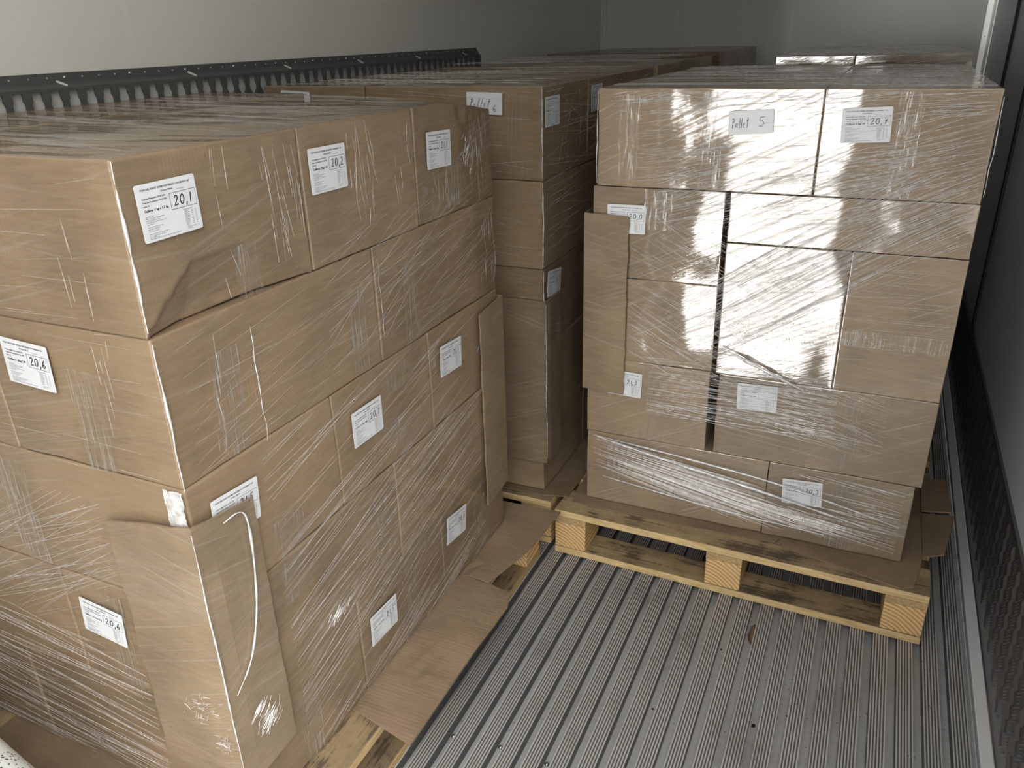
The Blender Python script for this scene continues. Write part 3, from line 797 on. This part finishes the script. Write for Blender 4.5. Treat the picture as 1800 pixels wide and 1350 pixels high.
for li, pos, u0, u1, z0, z1 in ((3, 'wall front', -1.03, -.97, .85, 1.02), (2, 'wall front', -1.27, -1.20, .63, .83), (1, 'wall front', -1.10, -1.05, .39, .60)):
    tape(CT[('A', li, 'aisle front')], 1, u0, u1, z0, z1, AY0-.003, seed=li+u0*7)

# --- stack B: Pallet 6
BX0, BY0 = -1.675, 1.933
Bpos = dict(Apos)
hidB = lambda li, pos: pos in ('wall rear', 'wall middle') and li < 4
Blab = {(4, 'aisle front'): 'brown carton with the handwritten Pallet 6 sign, on the top front corner of its stack',
        (4, 'wall front'): 'brown carton at the top left of the Pallet 6 stack, beside the wall rail',
        (2, 'aisle front'): 'brown carton in the dark gap with a label round its corner, under Pallet 6'}
stack('B', BX0, BY0, 'LSLSL', M['B'], 'Pallet 6 stack', Bpos, hidB, Blab, zs=[.1565, .385, .617, .852, 1.088, 1.322])
lab('B', 4, 'aisle front', 1, -1.006, 1.308, BY0-.0045, -1.8, 'Pallet 6', kind='pal', wd=.102, ht=.053)
lab('B', 4, 'wall front', 1, -1.604, 1.311, BY0-.0045, -3, None)
lab('B', 4, 'aisle front', 0, 1.948, 1.294, -.7955, 0, None, wd=.100)
lab('B', 4, 'aisle middle', 0, 2.30, 1.300, -.7955, 1, None)
lab('B', 2, 'aisle front', 0, 1.960, .842, -.7955, -7, '20,5')
tape(CT[('B', 4, 'aisle front')], 1, -.895, -.85, 1.10, 1.30, BY0-.003, 3)
# --- stacks C, D behind on the left, E behind Pallet 5
hidC = lambda li, pos: pos.startswith('wall') and li < 4
hidE = lambda li, pos: li < 4
stack('C', -1.655, 2.985, 'LSLSL', M['B'], 'left stack behind Pallet 6', Apos, hidC, zs=[.1565, .385, .617, .852, 1.09, 1.327], fine=False)
stack('D', -1.640, 4.045, 'SLSLS', M['B'], 'left stack against the back wall', Apos, hidC, zs=[.1565, .385, .617, .852, 1.10, 1.340], fine=False)
Epos = {'aisle front': 'front right', 'aisle middle': 'middle right', 'aisle rear': 'rear right', 'wall front': 'front left', 'wall middle': 'middle left', 'wall rear': 'rear left'}
stack('E', -.655, 3.13, 'LSLS', M['P'], 'right stack behind Pallet 5', Epos, hidE, zs=[.1565, .388, .625, .865, 1.108], fine=False)
for nm, c in (('front right', (-.14, .215, 3.13, 3.655)), ('front left', (-.40, -.14, 3.13, 3.655)), ('rear right', (-.14, .215, 3.655, 4.18)), ('rear left', (-.40, -.14, 3.655, 4.18))):
    carton(*c, 1.108, 1.345, M['P'], 'brown carton topping the right stack behind Pallet 5, %s' % nm, 'cartons of the right stack behind Pallet 5')

# --- stack P: Pallet 5
PX0, PX1, PY0 = -.672, .203, 1.953
zp = [.1565, .382, .615, .848, 1.083, 1.316]
Ppos = {'aisle front': 'at its front right', 'aisle middle': 'in the middle on the right', 'aisle rear': 'at the rear right', 'wall front': 'at its front left', 'wall middle': 'in the middle on the left', 'wall rear': 'at its rear left'}
def pc(key, c, z0, z1, label, grp='cartons of the Pallet 5 stack', **k):
    CT[('P',) + key] = carton(*c, z0, z1, M['P'], label, grp, **k)
inner = 'unseen brown carton in the rear rows of the right-hand front stack'
def leans(kx): # top overhangs
    return lambda p: p
# bottom layer
pc((0, 'l'), (PX0, -.162, 1.953, 2.303), zp[0], zp[1], 'wide brown carton at the bottom left front of the Pallet 5 stack')
pc((0, 'r'), (-.160, .190, 1.953, 2.478), zp[0], zp[1], 'brown carton marked 20,3 at the bottom right front of the Pallet 5 stack')
for i in (1, 2): pc((0, 'i', i), (PX0, -.162, 1.953+.35*i, 2.303+.35*i), zp[0], zp[1], inner, 'inner cartons of the Pallet 5 stack', fine=False)
pc((0, 'j'), (-.160, .190, 2.478, 3.003), zp[0], zp[1], inner, 'inner cartons of the Pallet 5 stack', fine=False)
# second layer
pc((1, 'l'), (PX0-.002, -.335, 1.953, 2.478), zp[1], zp[2], 'brown carton marked 21,3 in the second layer of the Pallet 5 stack')
pc((1, 'r'), (-.312, .203, 1.953, 2.303), zp[1], zp[2], 'wide brown carton right of the dark gap in the second layer of Pallet 5')
for i in (1, 2): pc((1, 'i', i), (-.312, .203, 1.953+.35*i, 2.303+.35*i), zp[1], zp[2], inner, 'inner cartons of the Pallet 5 stack', fine=False)
pc((1, 'j'), (PX0, -.335, 2.478, 3.003), zp[1], zp[2], inner, 'inner cartons of the Pallet 5 stack', fine=False)
# third and fourth: left pair flat, right ones standing on their sides with thin cartons above
pc((2, 'l'), (PX0+.002, -.333, 1.953, 2.478), zp[2], zp[3], 'brown carton behind the lower half of the corner guard on Pallet 5')
pc((3, 'l'), (PX0+.006, -.333, 1.953, 2.478), zp[3], zp[4], 'brown carton marked 20,0 in the fourth layer of the Pallet 5 stack')
pc((2, 'm'), (-.322, -.036, 1.950, 2.478), zp[2], .962, 'tall brown carton under bright glare in the middle of the Pallet 5 stack')
pc((2, 'r'), (-.0355, .203, 1.953, 2.478), zp[2], .962, 'tall brown carton stood on its side at the right of the Pallet 5 stack')
pc((3, 'm'), (-.322, .203, 1.953, 2.478), .962, zp[4], 'thin wide carton in the glare directly under the top carton marked 20,7')
for i, (c, z0, z1) in enumerate((((PX0, -.333, 2.478, 3.003), zp[2], zp[3]), ((PX0, -.333, 2.478, 3.003), zp[3], zp[4]), ((-.318, .203, 2.478, 2.84), zp[2], zp[3]), ((-.318, .203, 2.478, 2.84), zp[3], zp[4]))):
    pc((2, 'i', i), c, z0, z1, inner, 'inner cartons of the Pallet 5 stack', fine=False)
# top
pc((4, 'l'), (-.656, -.138, 1.953, 2.303), zp[4], zp[5], 'wide brown carton with the handwritten Pallet 5 sign, top of its stack')
pc((4, 'r'), (-.1375, .200, 1.953, 2.478), zp[4], zp[5], 'brown carton marked 20,7 at the top right of the Pallet 5 stack')
pc((4, 'm2'), (-.656, -.138, 2.303, 2.653), zp[4], zp[5], 'brown carton in the top of Pallet 5, second row from the front')
pc((4, 'm3'), (-.656, -.138, 2.653, 3.003), zp[4], zp[5], 'brown carton in the top of Pallet 5, last row on the left')
pc((4, 'r2'), (-.134, .200, 2.478, 3.003), zp[4], zp[5], 'brown carton in the top of Pallet 5, last row on the right')
FY = PY0 - .0045
def plab(key, *a, **k): return make_label(CT[('P',) + key], *a, **k)
plab((4, 'l'), 1, -.341, 1.266, FY, 3.4, 'Pallet 5', kind='pal', wd=.100, ht=.052)
plab((4, 'r'), 1, -.098, 1.275, FY, 3.0, '20,7', '2 kg UP')
plab((3, 'l'), 1, -.626, 1.039, FY, .5, '20,0')
plab((1, 'l'), 1, -.616, .585, FY, -1.5, '21,3')
plab((0, 'r'), 1, -.123, .342, FY, 3.8, '20,3', '2 kg UP')
plab((1, 'r'), 1, -.262, .598, FY, 2, None, '2 kg UP')
FT = PY0 - .003
for key, u0, u1, z0, z1 in (((4, 'r'), .012, .060, 1.09, 1.31), ((4, 'l'), -.60, -.55, 1.10, 1.30), ((1, 'l'), -.52, -.455, .385, .61), ((0, 'l'), -.61, -.56, .24, .38),
        ((0, 'r'), .0, .065, .16, .36), ((3, 'l'), -.53, -.46, .98, 1.08), ((4, 'l'), -.40, -.35, 1.09, 1.31), ((1, 'r'), .0, .04, .40, .60)):
    tape(CT[('P',) + key], 1, u0, u1, z0, z1, FT, seed=u0*9)
tape(CT[('P', 2, 'r')], 1, -.03, .195, .735, .775, FT-.001, 6, horizontal=True)
tape(CT[('P', 2, 'm')], 1, -.30, -.04, .72, .79, FT-.004, 8, horizontal=True)

# ------------------------------------------------------------------ cardboard corner guards (L-shaped, folded round the stack corner)
def guard(corner, front_w, side_w, z0, z1, label, jag=1, dz_front=0, dz_side=0, side_dir=1, seed=1):
    """corner (x, y): folded edge; front runs to -x*side_dir... ; side runs to +y"""
    n = 30; cx, cy = corner; v = []; f = []
    rr = random.Random(seed)
    us = [-front_w, -front_w*.75, -front_w*.5, -front_w*.25, -.006, 0, .006, side_w*.25, side_w*.5, side_w*.75, side_w]
    for j in range(n+1):
        t = j/n
        for i, u in enumerate(us):
            e = u
            if i == 0: e += rr.uniform(-.002, .002) * jag
            if i == len(us)-1: e += rr.uniform(-.002, .002) * jag
            topz = z1 + (dz_front * (-u/front_w) if u < 0 else dz_side * (u/side_w))
            z = z0 + (topz - z0)*t + (rr.uniform(-.0015, .0015) if j in (0, n) else 0)
            bow = .002*noise.noise(Vector((u*20, z*12, seed)))
            if u < 0: p = (cx + side_dir*(e + .0), cy - bow - (.002 if u < -.006 else 0), z)
            else: p = (cx + side_dir*(bow + .002*(u > .006)), cy + e, z)
            if abs(u) <= .0061 and u != 0: p = (cx + side_dir*(min(u, 0)), cy + max(u, 0), z)
            v.append(p)
    m = len(us)
    for j in range(n):
        for i in range(m-1):
            k = j*m + i; f.append((k, k+1, k+m+1, k+m) if side_dir > 0 else (k+1, k, k+m, k+m+1))
    O = Vector((cx, cy, z0)); v = [Vector(p) - O for p in v]
    o = link('corner_guard', v, f, M['guard'], M=Matrix.Translation(O))
    s = o.modifiers.new('thickness', 'SOLIDIFY'); s.thickness = .004; s.offset = -1 if side_dir > 0 else -1
    tag(o, label, 'corner guard'); return o
guard((-.8355, .6785), .182, .125, .272, .800, 'scuffed brown cardboard corner guard on the front corner of the near left stack', dz_front=-.03, dz_side=-.02, seed=3)
g2 = guard((-.8355, 1.752), .0, .0, .3, .8, 'x') if False else None
def flat_guard(axis, val, u0, u1, z0, z1, ret, label, seed, slant=0, ztilt=0):
    """guard seen edge-on at a far corner: a panel on one face and a return round the corner at u1"""
    n = 24; v = []; f = []; rr = random.Random(seed)
    us = [u0, u0+(u1-u0)*.33, u0+(u1-u0)*.66, u1]
    for j in range(n+1):
        t = j/n; z = z0 + (z1-z0)*t
        for i, u in enumerate(us + ['r']):
            zz = z + (0 if i == 'r' else ztilt*((u if u != 'r' else u1)-u0)/(u1-u0))
            if axis == 0:
                if u == 'r': v.append((val-ret, u1+.001, z+ztilt))
                else: v.append((val, u + slant*(1-t)*(1 if i == 0 else 0) + (rr.uniform(-.002, .002) if i == 0 else 0), zz))
            else:
                if u == 'r': v.append((u0-.001, val+ret, z))
                else:
                    uu = u1 - (u - u0)
                    v.append((uu + (slant*(1-t) if i == 0 else 0) + (rr.uniform(-.002, .002) if i == 0 else 0), val, z + ztilt*(uu-u0)/(u1-u0)))
    m = 5
    for j in range(n):
        for i in range(m-1):
            k = j*m+i; f.append((k, k+1, k+m+1, k+m) if axis == 0 else (k+1, k, k+m, k+m+1))
    O = Vector(v[0]); v = [Vector(p)-O for p in v]
    o = link('corner_guard', v, f, M['guard'], M=Matrix.Translation(O))
    s = o.modifiers.new('thickness', 'SOLIDIFY'); s.thickness = .004; s.offset = 0
    tag(o, label, 'corner guard'); return o
flat_guard(0, -.838, 1.620, 1.748, .28, .822, .12, 'tall brown cardboard corner guard on the far corner of the near left stack', 5, slant=0, ztilt=.012)
flat_guard(1, 1.942, -.684, -.566, .520, 1.015, .10, 'brown cardboard corner guard on the left front corner of the Pallet 5 stack', 8, slant=.0, ztilt=-.004)
guard((-.7885, 1.9215), .17, .11, .262, .768, 'narrow cardboard corner guard on the dark front corner of the Pallet 6 stack', seed=12)

# ------------------------------------------------------------------ stretch wrap: strands and folds of film round each stack
class Film(MB):
    def strand(s, P0, P1, nrm, w_, h, sagv=0.0):
        d = (P1 - P0); seg = max(2, int(d.length/.10)); t = d.normalized(); pr = nrm.cross(t).normalized()
        k = len(s.v)
        for i in range(seg+1):
            a = i/seg; taper = .35 + .65*math.sin(math.pi*(.08+.84*a))
            c = P0 + d*a + Vector((0,0,-1))*sagv*math.sin(math.pi*a)
            s.v += [c + pr*w_*taper, c + nrm*h*taper, c - pr*w_*taper]
        for i in range(seg):
            b0 = k + 3*i
            s.f += [(b0, b0+3, b0+4, b0+1), (b0+1, b0+4, b0+5, b0+2)]; s.m += [0, 0]
def fill(fm, axis, val, u0, u1, z0, z1, ang, n, lr=(.08, .35), wr=(.0003, .0011), spread=3, rnd=None, off=(.006, .012), ex=()):
    rnd = rnd or R
    nrm = Vector((1,0,0)) if axis == 0 else (Vector((0,-1,0)) if axis == 1 else Vector((0,0,1)))
    for _ in range(n):
        a = math.radians(rnd.gauss(ang, spread)); l = rnd.uniform(*lr)
        u, z = rnd.uniform(u0, u1), rnd.uniform(z0, z1)
        du, dz = math.cos(a)*l/2, math.sin(a)*l/2
        pts = []
        for sgn in (-1, 1):
            k = 1.0
            uu, zz = u + sgn*du, z + sgn*dz
            # shorten so that the strand stays on the face
            for lo, hi, c, dd in ((u0, u1, u, sgn*du), (z0, z1, z, sgn*dz)):
                if c + dd > hi and dd > 0: k = min(k, (hi-c)/dd)
                if c + dd < lo and dd < 0: k = min(k, (lo-c)/dd)
            pts.append((u + sgn*du*k, z + sgn*dz*k))
        o_ = rnd.uniform(*off)
        mk = (lambda p: Vector((val+o_, p[0], p[1]))) if axis == 0 else ((lambda p: Vector((p[0], val-o_, p[1]))) if axis == 1 else (lambda p: Vector((p[0], p[1], val+o_))))
        A_, B_ = mk(pts[0]), mk(pts[1])
        if (B_-A_).length < .02: continue
        if any(e[0] < pts[0][0] + (pts[1][0]-pts[0][0])*t_/8 < e[1] and e[2] < pts[0][1] + (pts[1][1]-pts[0][1])*t_/8 < e[3] for e in ex for t_ in range(9)) and rnd.random() < .9: continue
        w_ = rnd.uniform(*wr); fm.strand(A_, B_, nrm, w_, w_*.7)
def rope(name, pts, r, parent, m, seg=6):
    # a twisted bunch of film following points
    P_ = [Vector(p) for p in pts]
    def cr(t):
        n = len(P_)-1; i = min(int(t*n), n-1); f_ = t*n - i
        p0, p1, p2, p3 = P_[max(i-1, 0)], P_[i], P_[i+1], P_[min(i+2, n)]
        return .5*((2*p1) + (p2-p0)*f_ + (2*p0-5*p1+4*p2-p3)*f_**2 + (3*p1-p0-3*p2+p3)*f_**3)
    n = 12*(len(P_)-1); v = []; f = []
    for i in range(n+1):
        c = cr(i/n); d = (cr(min(1, i/n+.01)) - cr(max(0, i/n-.01))).normalized(); a = d.orthogonal().normalized(); b_ = d.cross(a)
        rr_ = r*(.35 + .65*math.sin(math.pi*i/n))*(1+.9*noise.noise(c*55))
        for k in range(seg):
            an = 2*math.pi*k/seg + i*.3; v.append(c + (a*math.cos(an) + b_*math.sin(an))*rr_)
    for i in range(n):
        for k in range(seg):
            f.append((i*seg+k, i*seg+(k+1) % seg, (i+1)*seg+(k+1) % seg, (i+1)*seg+k))
    return link(name, v, f, m, parent, smooth=True)
# A
fa = Film(); rA = random.Random(21)
exA = [(.712, .815, 1.205, 1.29), (1.056, 1.165, 1.205, 1.29), (1.43, 1.545, 1.19, 1.27), (1.087, 1.19, .715, .80), (1.43, 1.53, .72, .81), (1.069, 1.175, .24, .33), (1.409, 1.52, .27, .37), (.728, .83, .77, .82)]
for u0, u1, z0, z1, n in ((.93, 1.02, 1.12, 1.30, 26), (1.17, 1.24, 1.13, 1.31, 22), (1.30, 1.36, 1.15, 1.30, 10), (1.44, 1.52, 1.12, 1.30, 16), (1.60, 1.70, 1.10, 1.30, 24), (.83, .87, 1.10, 1.31, 6), (.75, .79, .87, 1.06, 6), (1.64, 1.72, .88, 1.05, 22)):
    fill(fa, 0, AX1, u0, u1, z0, z1, 93, n, (.02, .09), (.0002, .0007), 7, rA, ex=exA)
fill(fa, 0, AX1, 1.05, 1.735, .90, 1.14, 16, 90, (.05, .25), (.00015, .0004), 8, rA, ex=exA)
fill(fa, 0, AX1, .72, 1.62, .86, 1.07, 8, 60, (.08, .3), (.00015, .0003), 5, rA, ex=exA)
fill(fa, 0, AX1, .84, 1.62, .17, .85, 13, 330, (.12, .5), (.00015, .0005), 3, rA, ex=exA)
fill(fa, 0, AX1, .84, 1.30, .17, .50, 20, 60, (.10, .4), (.00015, .0006), 3, rA, ex=exA)
exF = [(-1.16, -1.05, .975, 1.06), (-1.16, -1.05, .49, .58)]
fill(fa, 1, AY0, -1.70, -1.03, .50, .80, 27, 150, (.10, .45), (.0002, .0006), 5, rA, ex=exF)
fill(fa, 1, AY0, -1.70, -1.03, .17, .50, -5, 140, (.15, .6), (.0002, .0007), 4, rA, ex=exF)
fill(fa, 1, AY0, -1.30, -.87, .86, 1.30, 2, 26, (.04, .2), (.00015, .0003), 3, rA, ex=exF)
fill(fa, 1, AY0, -.98, -.92, .88, 1.28, 92, 12, (.02, .08), (.0003, .0006), 4, rA, ex=exF)
ft = Film(); fill(ft, 2, 1.3165, -1.66, -.90, .72, 1.70, -9, 60, (.2, .7), (.0008, .005), 6, rA, (.0003, .0012))
wa = fa.build('stretch_wrap', M['strand']); tag(wa, 'clear stretch film streaks wrapped round the near left stack', 'stretch wrap', 'stretch wraps round the stacks'); ft.build('top_film_sheen', M['sheen'], wa)
rope('film_rope', [(-.833, .735, .775), (-.826, .775, .765), (-.828, .768, .62), (-.828, .735, .52), (-.831, .692, .47)], .0022, wa, M['rope'])
def fold(name, x, y, z0, z1, r_, parent, seed, amp=.003):
    rr = random.Random(seed); n = 7
    pts = [(x + rr.uniform(-amp, amp)*.5, y + rr.uniform(-amp, amp)*.3, z0 + (z1-z0)*i/n) for i in range(n+1)]
    return rope(name, pts, r_, parent, M['rope'])
for z0, z1, r_, dx in ((1.095, 1.315, .0020, 0), (.855, 1.08, .0017, .002)): fold('film_fold', AX1 + .001 + dx, AY0 + .000, z0, z1, r_, wa, int(z0*100))
for yy, z0, z1, r_ in ((.870, .848, 1.045, .0010), (1.170, 1.15, 1.295, .0005), (1.225, .90, 1.06, .0005)):
    fold('film_fold', AX1 + .0015, yy, z0, z1, r_, wa, int(yy*100), .004)
fold('film_fold', AX1 + .012, AY0 - .014, .29, .79, .0016, wa, 9, .002)
for ax, u, z, val, su, sz, n in ((1, -.895, .435, .671, .030, .030, 70), (1, -.86, .375, .671, .015, .02, 40), (0, .742, .375, -.829, .022, .020, 60), (0, .725, .41, -.829, .012, .008, 30), (0, .975, .415, AX1+.003, .018, .010, 40), (0, 1.66, .70, AX1+.003, .03, .05, 60), (0, 1.60, 1.20, AX1+.003, .03, .03, 50)):
    fk = Film()
    for _ in range(n):
        c_ = (u + rA.gauss(0, su*.6), z + rA.gauss(0, sz*.6)); an = math.radians(rA.gauss(40, 22)); l_ = rA.uniform(.003, .012)
        q0, q1 = (c_[0]-math.cos(an)*l_, c_[1]-math.sin(an)*l_), (c_[0]+math.cos(an)*l_, c_[1]+math.sin(an)*l_)
        o_ = rA.uniform(.001, .004); w_ = rA.uniform(.0001, .0004)
        if ax == 0: fk.strand(Vector((val+o_, *q0)), Vector((val+o_, *q1)), Vector((1, 0, 0)), w_, w_*1.5)
        else: fk.strand(Vector((q0[0], val-o_, q0[1])), Vector((q1[0], val-o_, q1[1])), Vector((0, -1, 0)), w_, w_*1.5)
    fk.build('film_crinkle', M['rope'], wa)
o = tape(wa, 1, -.884, -.8475, .790, .853, AY0-.004, 3); o.name = 'film_fold'; o.data.materials.clear(); o.data.materials.append(M['rope'])
# B
fb = Film(); rB = random.Random(31)
fill(fb, 1, BY0, -1.66, -.82, 1.10, 1.31, -3, 40, (.08, .4), (.0002, .0006), 4, rB)
fill(fb, 1, BY0, -1.1, -.82, .30, 1.08, -4, 50, (.05, .2), (.0002, .0006), 6, rB)
fill(fb, 0, -.80, 1.94, 2.98, .9, 1.31, 2, 110, (.08, .5), (.0003, .0009), 7, rB)
fill(fb, 0, -.80, 1.94, 2.98, 1.1, 1.31, 80, 50, (.02, .12), (.0003, .0007), 9, rB)
fill(fb, 2, 1.3235, -1.62, -.84, 1.95, 2.96, -4, 60, (.15, .6), (.0005, .003), 5, rB, (.0003, .002))
wb = fb.build('stretch_wrap', M['strand']); tag(wb, 'clear stretch film wrapped round the Pallet 6 stack', 'stretch wrap', 'stretch wraps round the stacks')
for z0, z1, r_ in ((1.095, 1.32, .0015), (.86, 1.085, .0026), (.625, .85, .0018)): fold('film_fold', -.797, BY0 - .002, z0, z1, r_, wb, int(z0*77))
fold('film_fold', -.7865, 1.919, .28, .76, .0014, wb, 5, .002)
# C/D tops
fc = Film(); fill(fc, 2, 1.332, -1.66, -.82, 3.0, 4.02, -3, 90, (.15, .6), (.0006, .0025), 5, rB, (.001, .004))
fill(fc, 0, -.80, 3.0, 4.02, 1.1, 1.32, 5, 60, (.1, .5), (.0004, .001), 9, rB)
wc = fc.build('stretch_wrap', M['strand']); tag(wc, 'clear stretch film round the left stack behind Pallet 6', 'stretch wrap', 'stretch wraps round the stacks')
# P
fp = Film(); rP = random.Random(41)
exP = [(-.345, -.238, 1.208, 1.275), (-.10, .005, 1.20, 1.285), (-.63, -.52, .96, 1.045), (-.62, -.51, .51, .59), (-.126, -.018, .262, .350)]
def fp_(*a, **k): fill(fp, 1, PY0, *a, rnd=rP, ex=exP, **k)
fp_(-.55, .05, 1.10, 1.31, 8, 300, lr=(.04, .22), wr=(.0002, .0007), spread=4)
fp_(-.62, .19, 1.26, 1.31, 4, 90, lr=(.04, .2), wr=(.0003, .0009), spread=5)
fp_(-.10, .19, 1.09, 1.28, 16, 130, lr=(.06, .25), wr=(.0002, .0006), spread=4)
fp_(-.50, .02, 1.00, 1.14, 17, 190, lr=(.06, .3), wr=(.0002, .0008), spread=4)
fp_(-.05, .19, .97, 1.15, 30, 150, lr=(.08, .3), wr=(.0002, .0007), spread=3)
for _ in range(210):      # the diagonal band running up to the right
    t_ = rP.uniform(-.09, .09); a0 = rP.uniform(-.02, .30); l_ = rP.uniform(.12, .45)
    c0 = Vector((-.42, .70)); d_ = Vector((math.cos(math.radians(35 + rP.gauss(0, 1.5))), math.sin(math.radians(35)))); n_ = Vector((-d_.y, d_.x))
    q0 = c0 + n_*t_ + d_*a0; q1 = q0 + d_*l_
    if q1.x > .19: q1 = q0 + d_*((.19-q0.x)/d_.x)
    if q0.x > .15 or q1.y > 1.25: continue
    o_ = rP.uniform(.006, .012); w_ = rP.uniform(.0002, .0008)
    fp.strand(Vector((q0.x, PY0-o_, q0.y)), Vector((q1.x, PY0-o_, q1.y)), Vector((0, -1, 0)), w_, w_*.7)
fp_(-.56, -.08, .58, 1.02, -28, 130, lr=(.08, .35), wr=(.0002, .0006), spread=5)
fp_(-.50, -.02, .47, .64, -1, 240, lr=(.05, .25), wr=(.0002, .0008), spread=3)
fp_(-.20, .10, .46, .62, -14, 70, lr=(.06, .25), wr=(.0002, .0006), spread=4)
fp_(-.05, .19, .70, .95, 0, 40, lr=(.05, .2), wr=(.00015, .0004), spread=3)
for _ in range(330):      # the fan over the bottom cartons
    k_ = rP.random(); u0 = rP.uniform(-.66, -.15); l_ = rP.uniform(.08, .45)
    z_ = .375 - .09*(u0+.66)/.5 - k_*.10 - (.03 if u0 > -.3 else 0); a_ = math.radians(-7 - 6*k_)
    u1 = min(.17, u0 + l_); z1_ = z_ + math.tan(a_)*(u1-u0)
    if z1_ < .18: continue
    if any(e[0] < u0+(u1-u0)*t_/8 < e[1] and e[2] < z_+(z1_-z_)*t_/8 < e[3] for e in exP for t_ in range(9)): continue
    o_ = rP.uniform(.006, .012); w_ = rP.uniform(.0002, .0009)
    fp.strand(Vector((u0, PY0-o_, z_)), Vector((u1, PY0-o_, z1_)), Vector((0, -1, 0)), w_, w_*.7)
fp_(-.10, .17, .20, .37, -6, 120, lr=(.05, .25), wr=(.0002, .0008), spread=3)
fill(fp, 2, 1.318, -.64, .19, 1.97, 2.98, -1, 90, (.15, .6), (.0005, .003), 3, rP, (.0005, .002))
wp = fp.build('stretch_wrap', M['strand']); tag(wp, 'glossy stretch film with crossing white streaks round the Pallet 5 stack', 'stretch wrap', 'stretch wraps round the stacks')
fold('film_fold', PX1, PY0 - .003, 1.10, 1.30, .0012, wp, 4)
fold('film_fold', -.657, PY0 - .003, 1.09, 1.31, .0014, wp, 6)
rope('film_rope', [(-.64, 1.941, .372), (-.42, 1.938, .335), (-.2, 1.938, .30), (.10, 1.940, .245)], .0045, wp, M['rope'])
rope('film_rope', [(-.65, 1.941, .375), (-.35, 1.938, .352), (-.1, 1.938, .322), (.17, 1.940, .265)], .0028, wp, M['rope'])
rope('film_rope', [(-.62, 1.941, .245), (-.30, 1.938, .215), (.0, 1.938, .200)], .0022, wp, M['rope'])
rope('film_rope', [(-.31, 1.941, .69), (-.22, 1.938, .655), (-.10, 1.940, .605)], .0040, wp, M['rope'])
# E
fe = Film(); fill(fe, 2, 1.347, -.39, .20, 3.15, 4.15, 2, 60, (.15, .5), (.0006, .0025), 4, rP, (.001, .003)); fill(fe, 1, 3.13, -.39, .2, 1.2, 1.34, 3, 60, (.08, .3), (.0006, .0018), 5, rP)
we = fe.build('stretch_wrap', M['strand']); tag(we, 'stretch film round the right stack behind Pallet 5', 'stretch wrap', 'stretch wraps round the stacks')

# ------------------------------------------------------------------ floor litter
def blob(name, x, y, z, sx, sy, sz, m, label, cat, rz=0, seed=1, grp=None):
    bm = bmesh.new(); bmesh.ops.create_icosphere(bm, subdivisions=3, radius=1)
    for v in bm.verts:
        k = 1 + .25*noise.noise(v.co*2.2 + Vector((seed, 0, 0))) + .12*noise.noise(v.co*6 + Vector((seed, 3, 0)))
        v.co = Vector((v.co.x*sx*k, v.co.y*sy*k, max(0, v.co.z + .2)*sz*k))
    me = bpy.data.meshes.new(name); bm.to_mesh(me); bm.free(); me.materials.append(m)
    o = bpy.data.objects.new(name, me); C.objects.link(o); o.location = (x, y, z); o.rotation_euler = (0, 0, rz); tag(o, label, cat, grp); return o
blob('wood_chip', -.133, 1.742, -.0275, .0115, .034, .018, M['chip'], 'brown splinter of wood lying in a floor channel before the right pallet', 'wood chip', 0, 3)
for i, (x, y, r_) in enumerate(((-.0155, 1.500, .0045), (-.085, 1.441, .0055), (.062, 1.52, .003), (-.31, 1.40, .003), (-.20, 1.66, .0028), (.118, 1.62, .0028))):
    blob('dirt_crumb', x, y, -.028, r_, r_*.8, r_*.6, M['crumb'], ['black dirt crumb on the floor, second largest, right of the largest one', 'largest black dirt crumb on the floor in front of the pallet', 'small black crumb on the ribbed floor below the right pallet', 'small black crumb on the ribbed floor towards the left stack', 'small black crumb near the wood splinter', 'tiny black crumb under the right end of the pallet'][i], 'crumb', i, 10+i, 'dirt crumbs on the floor')
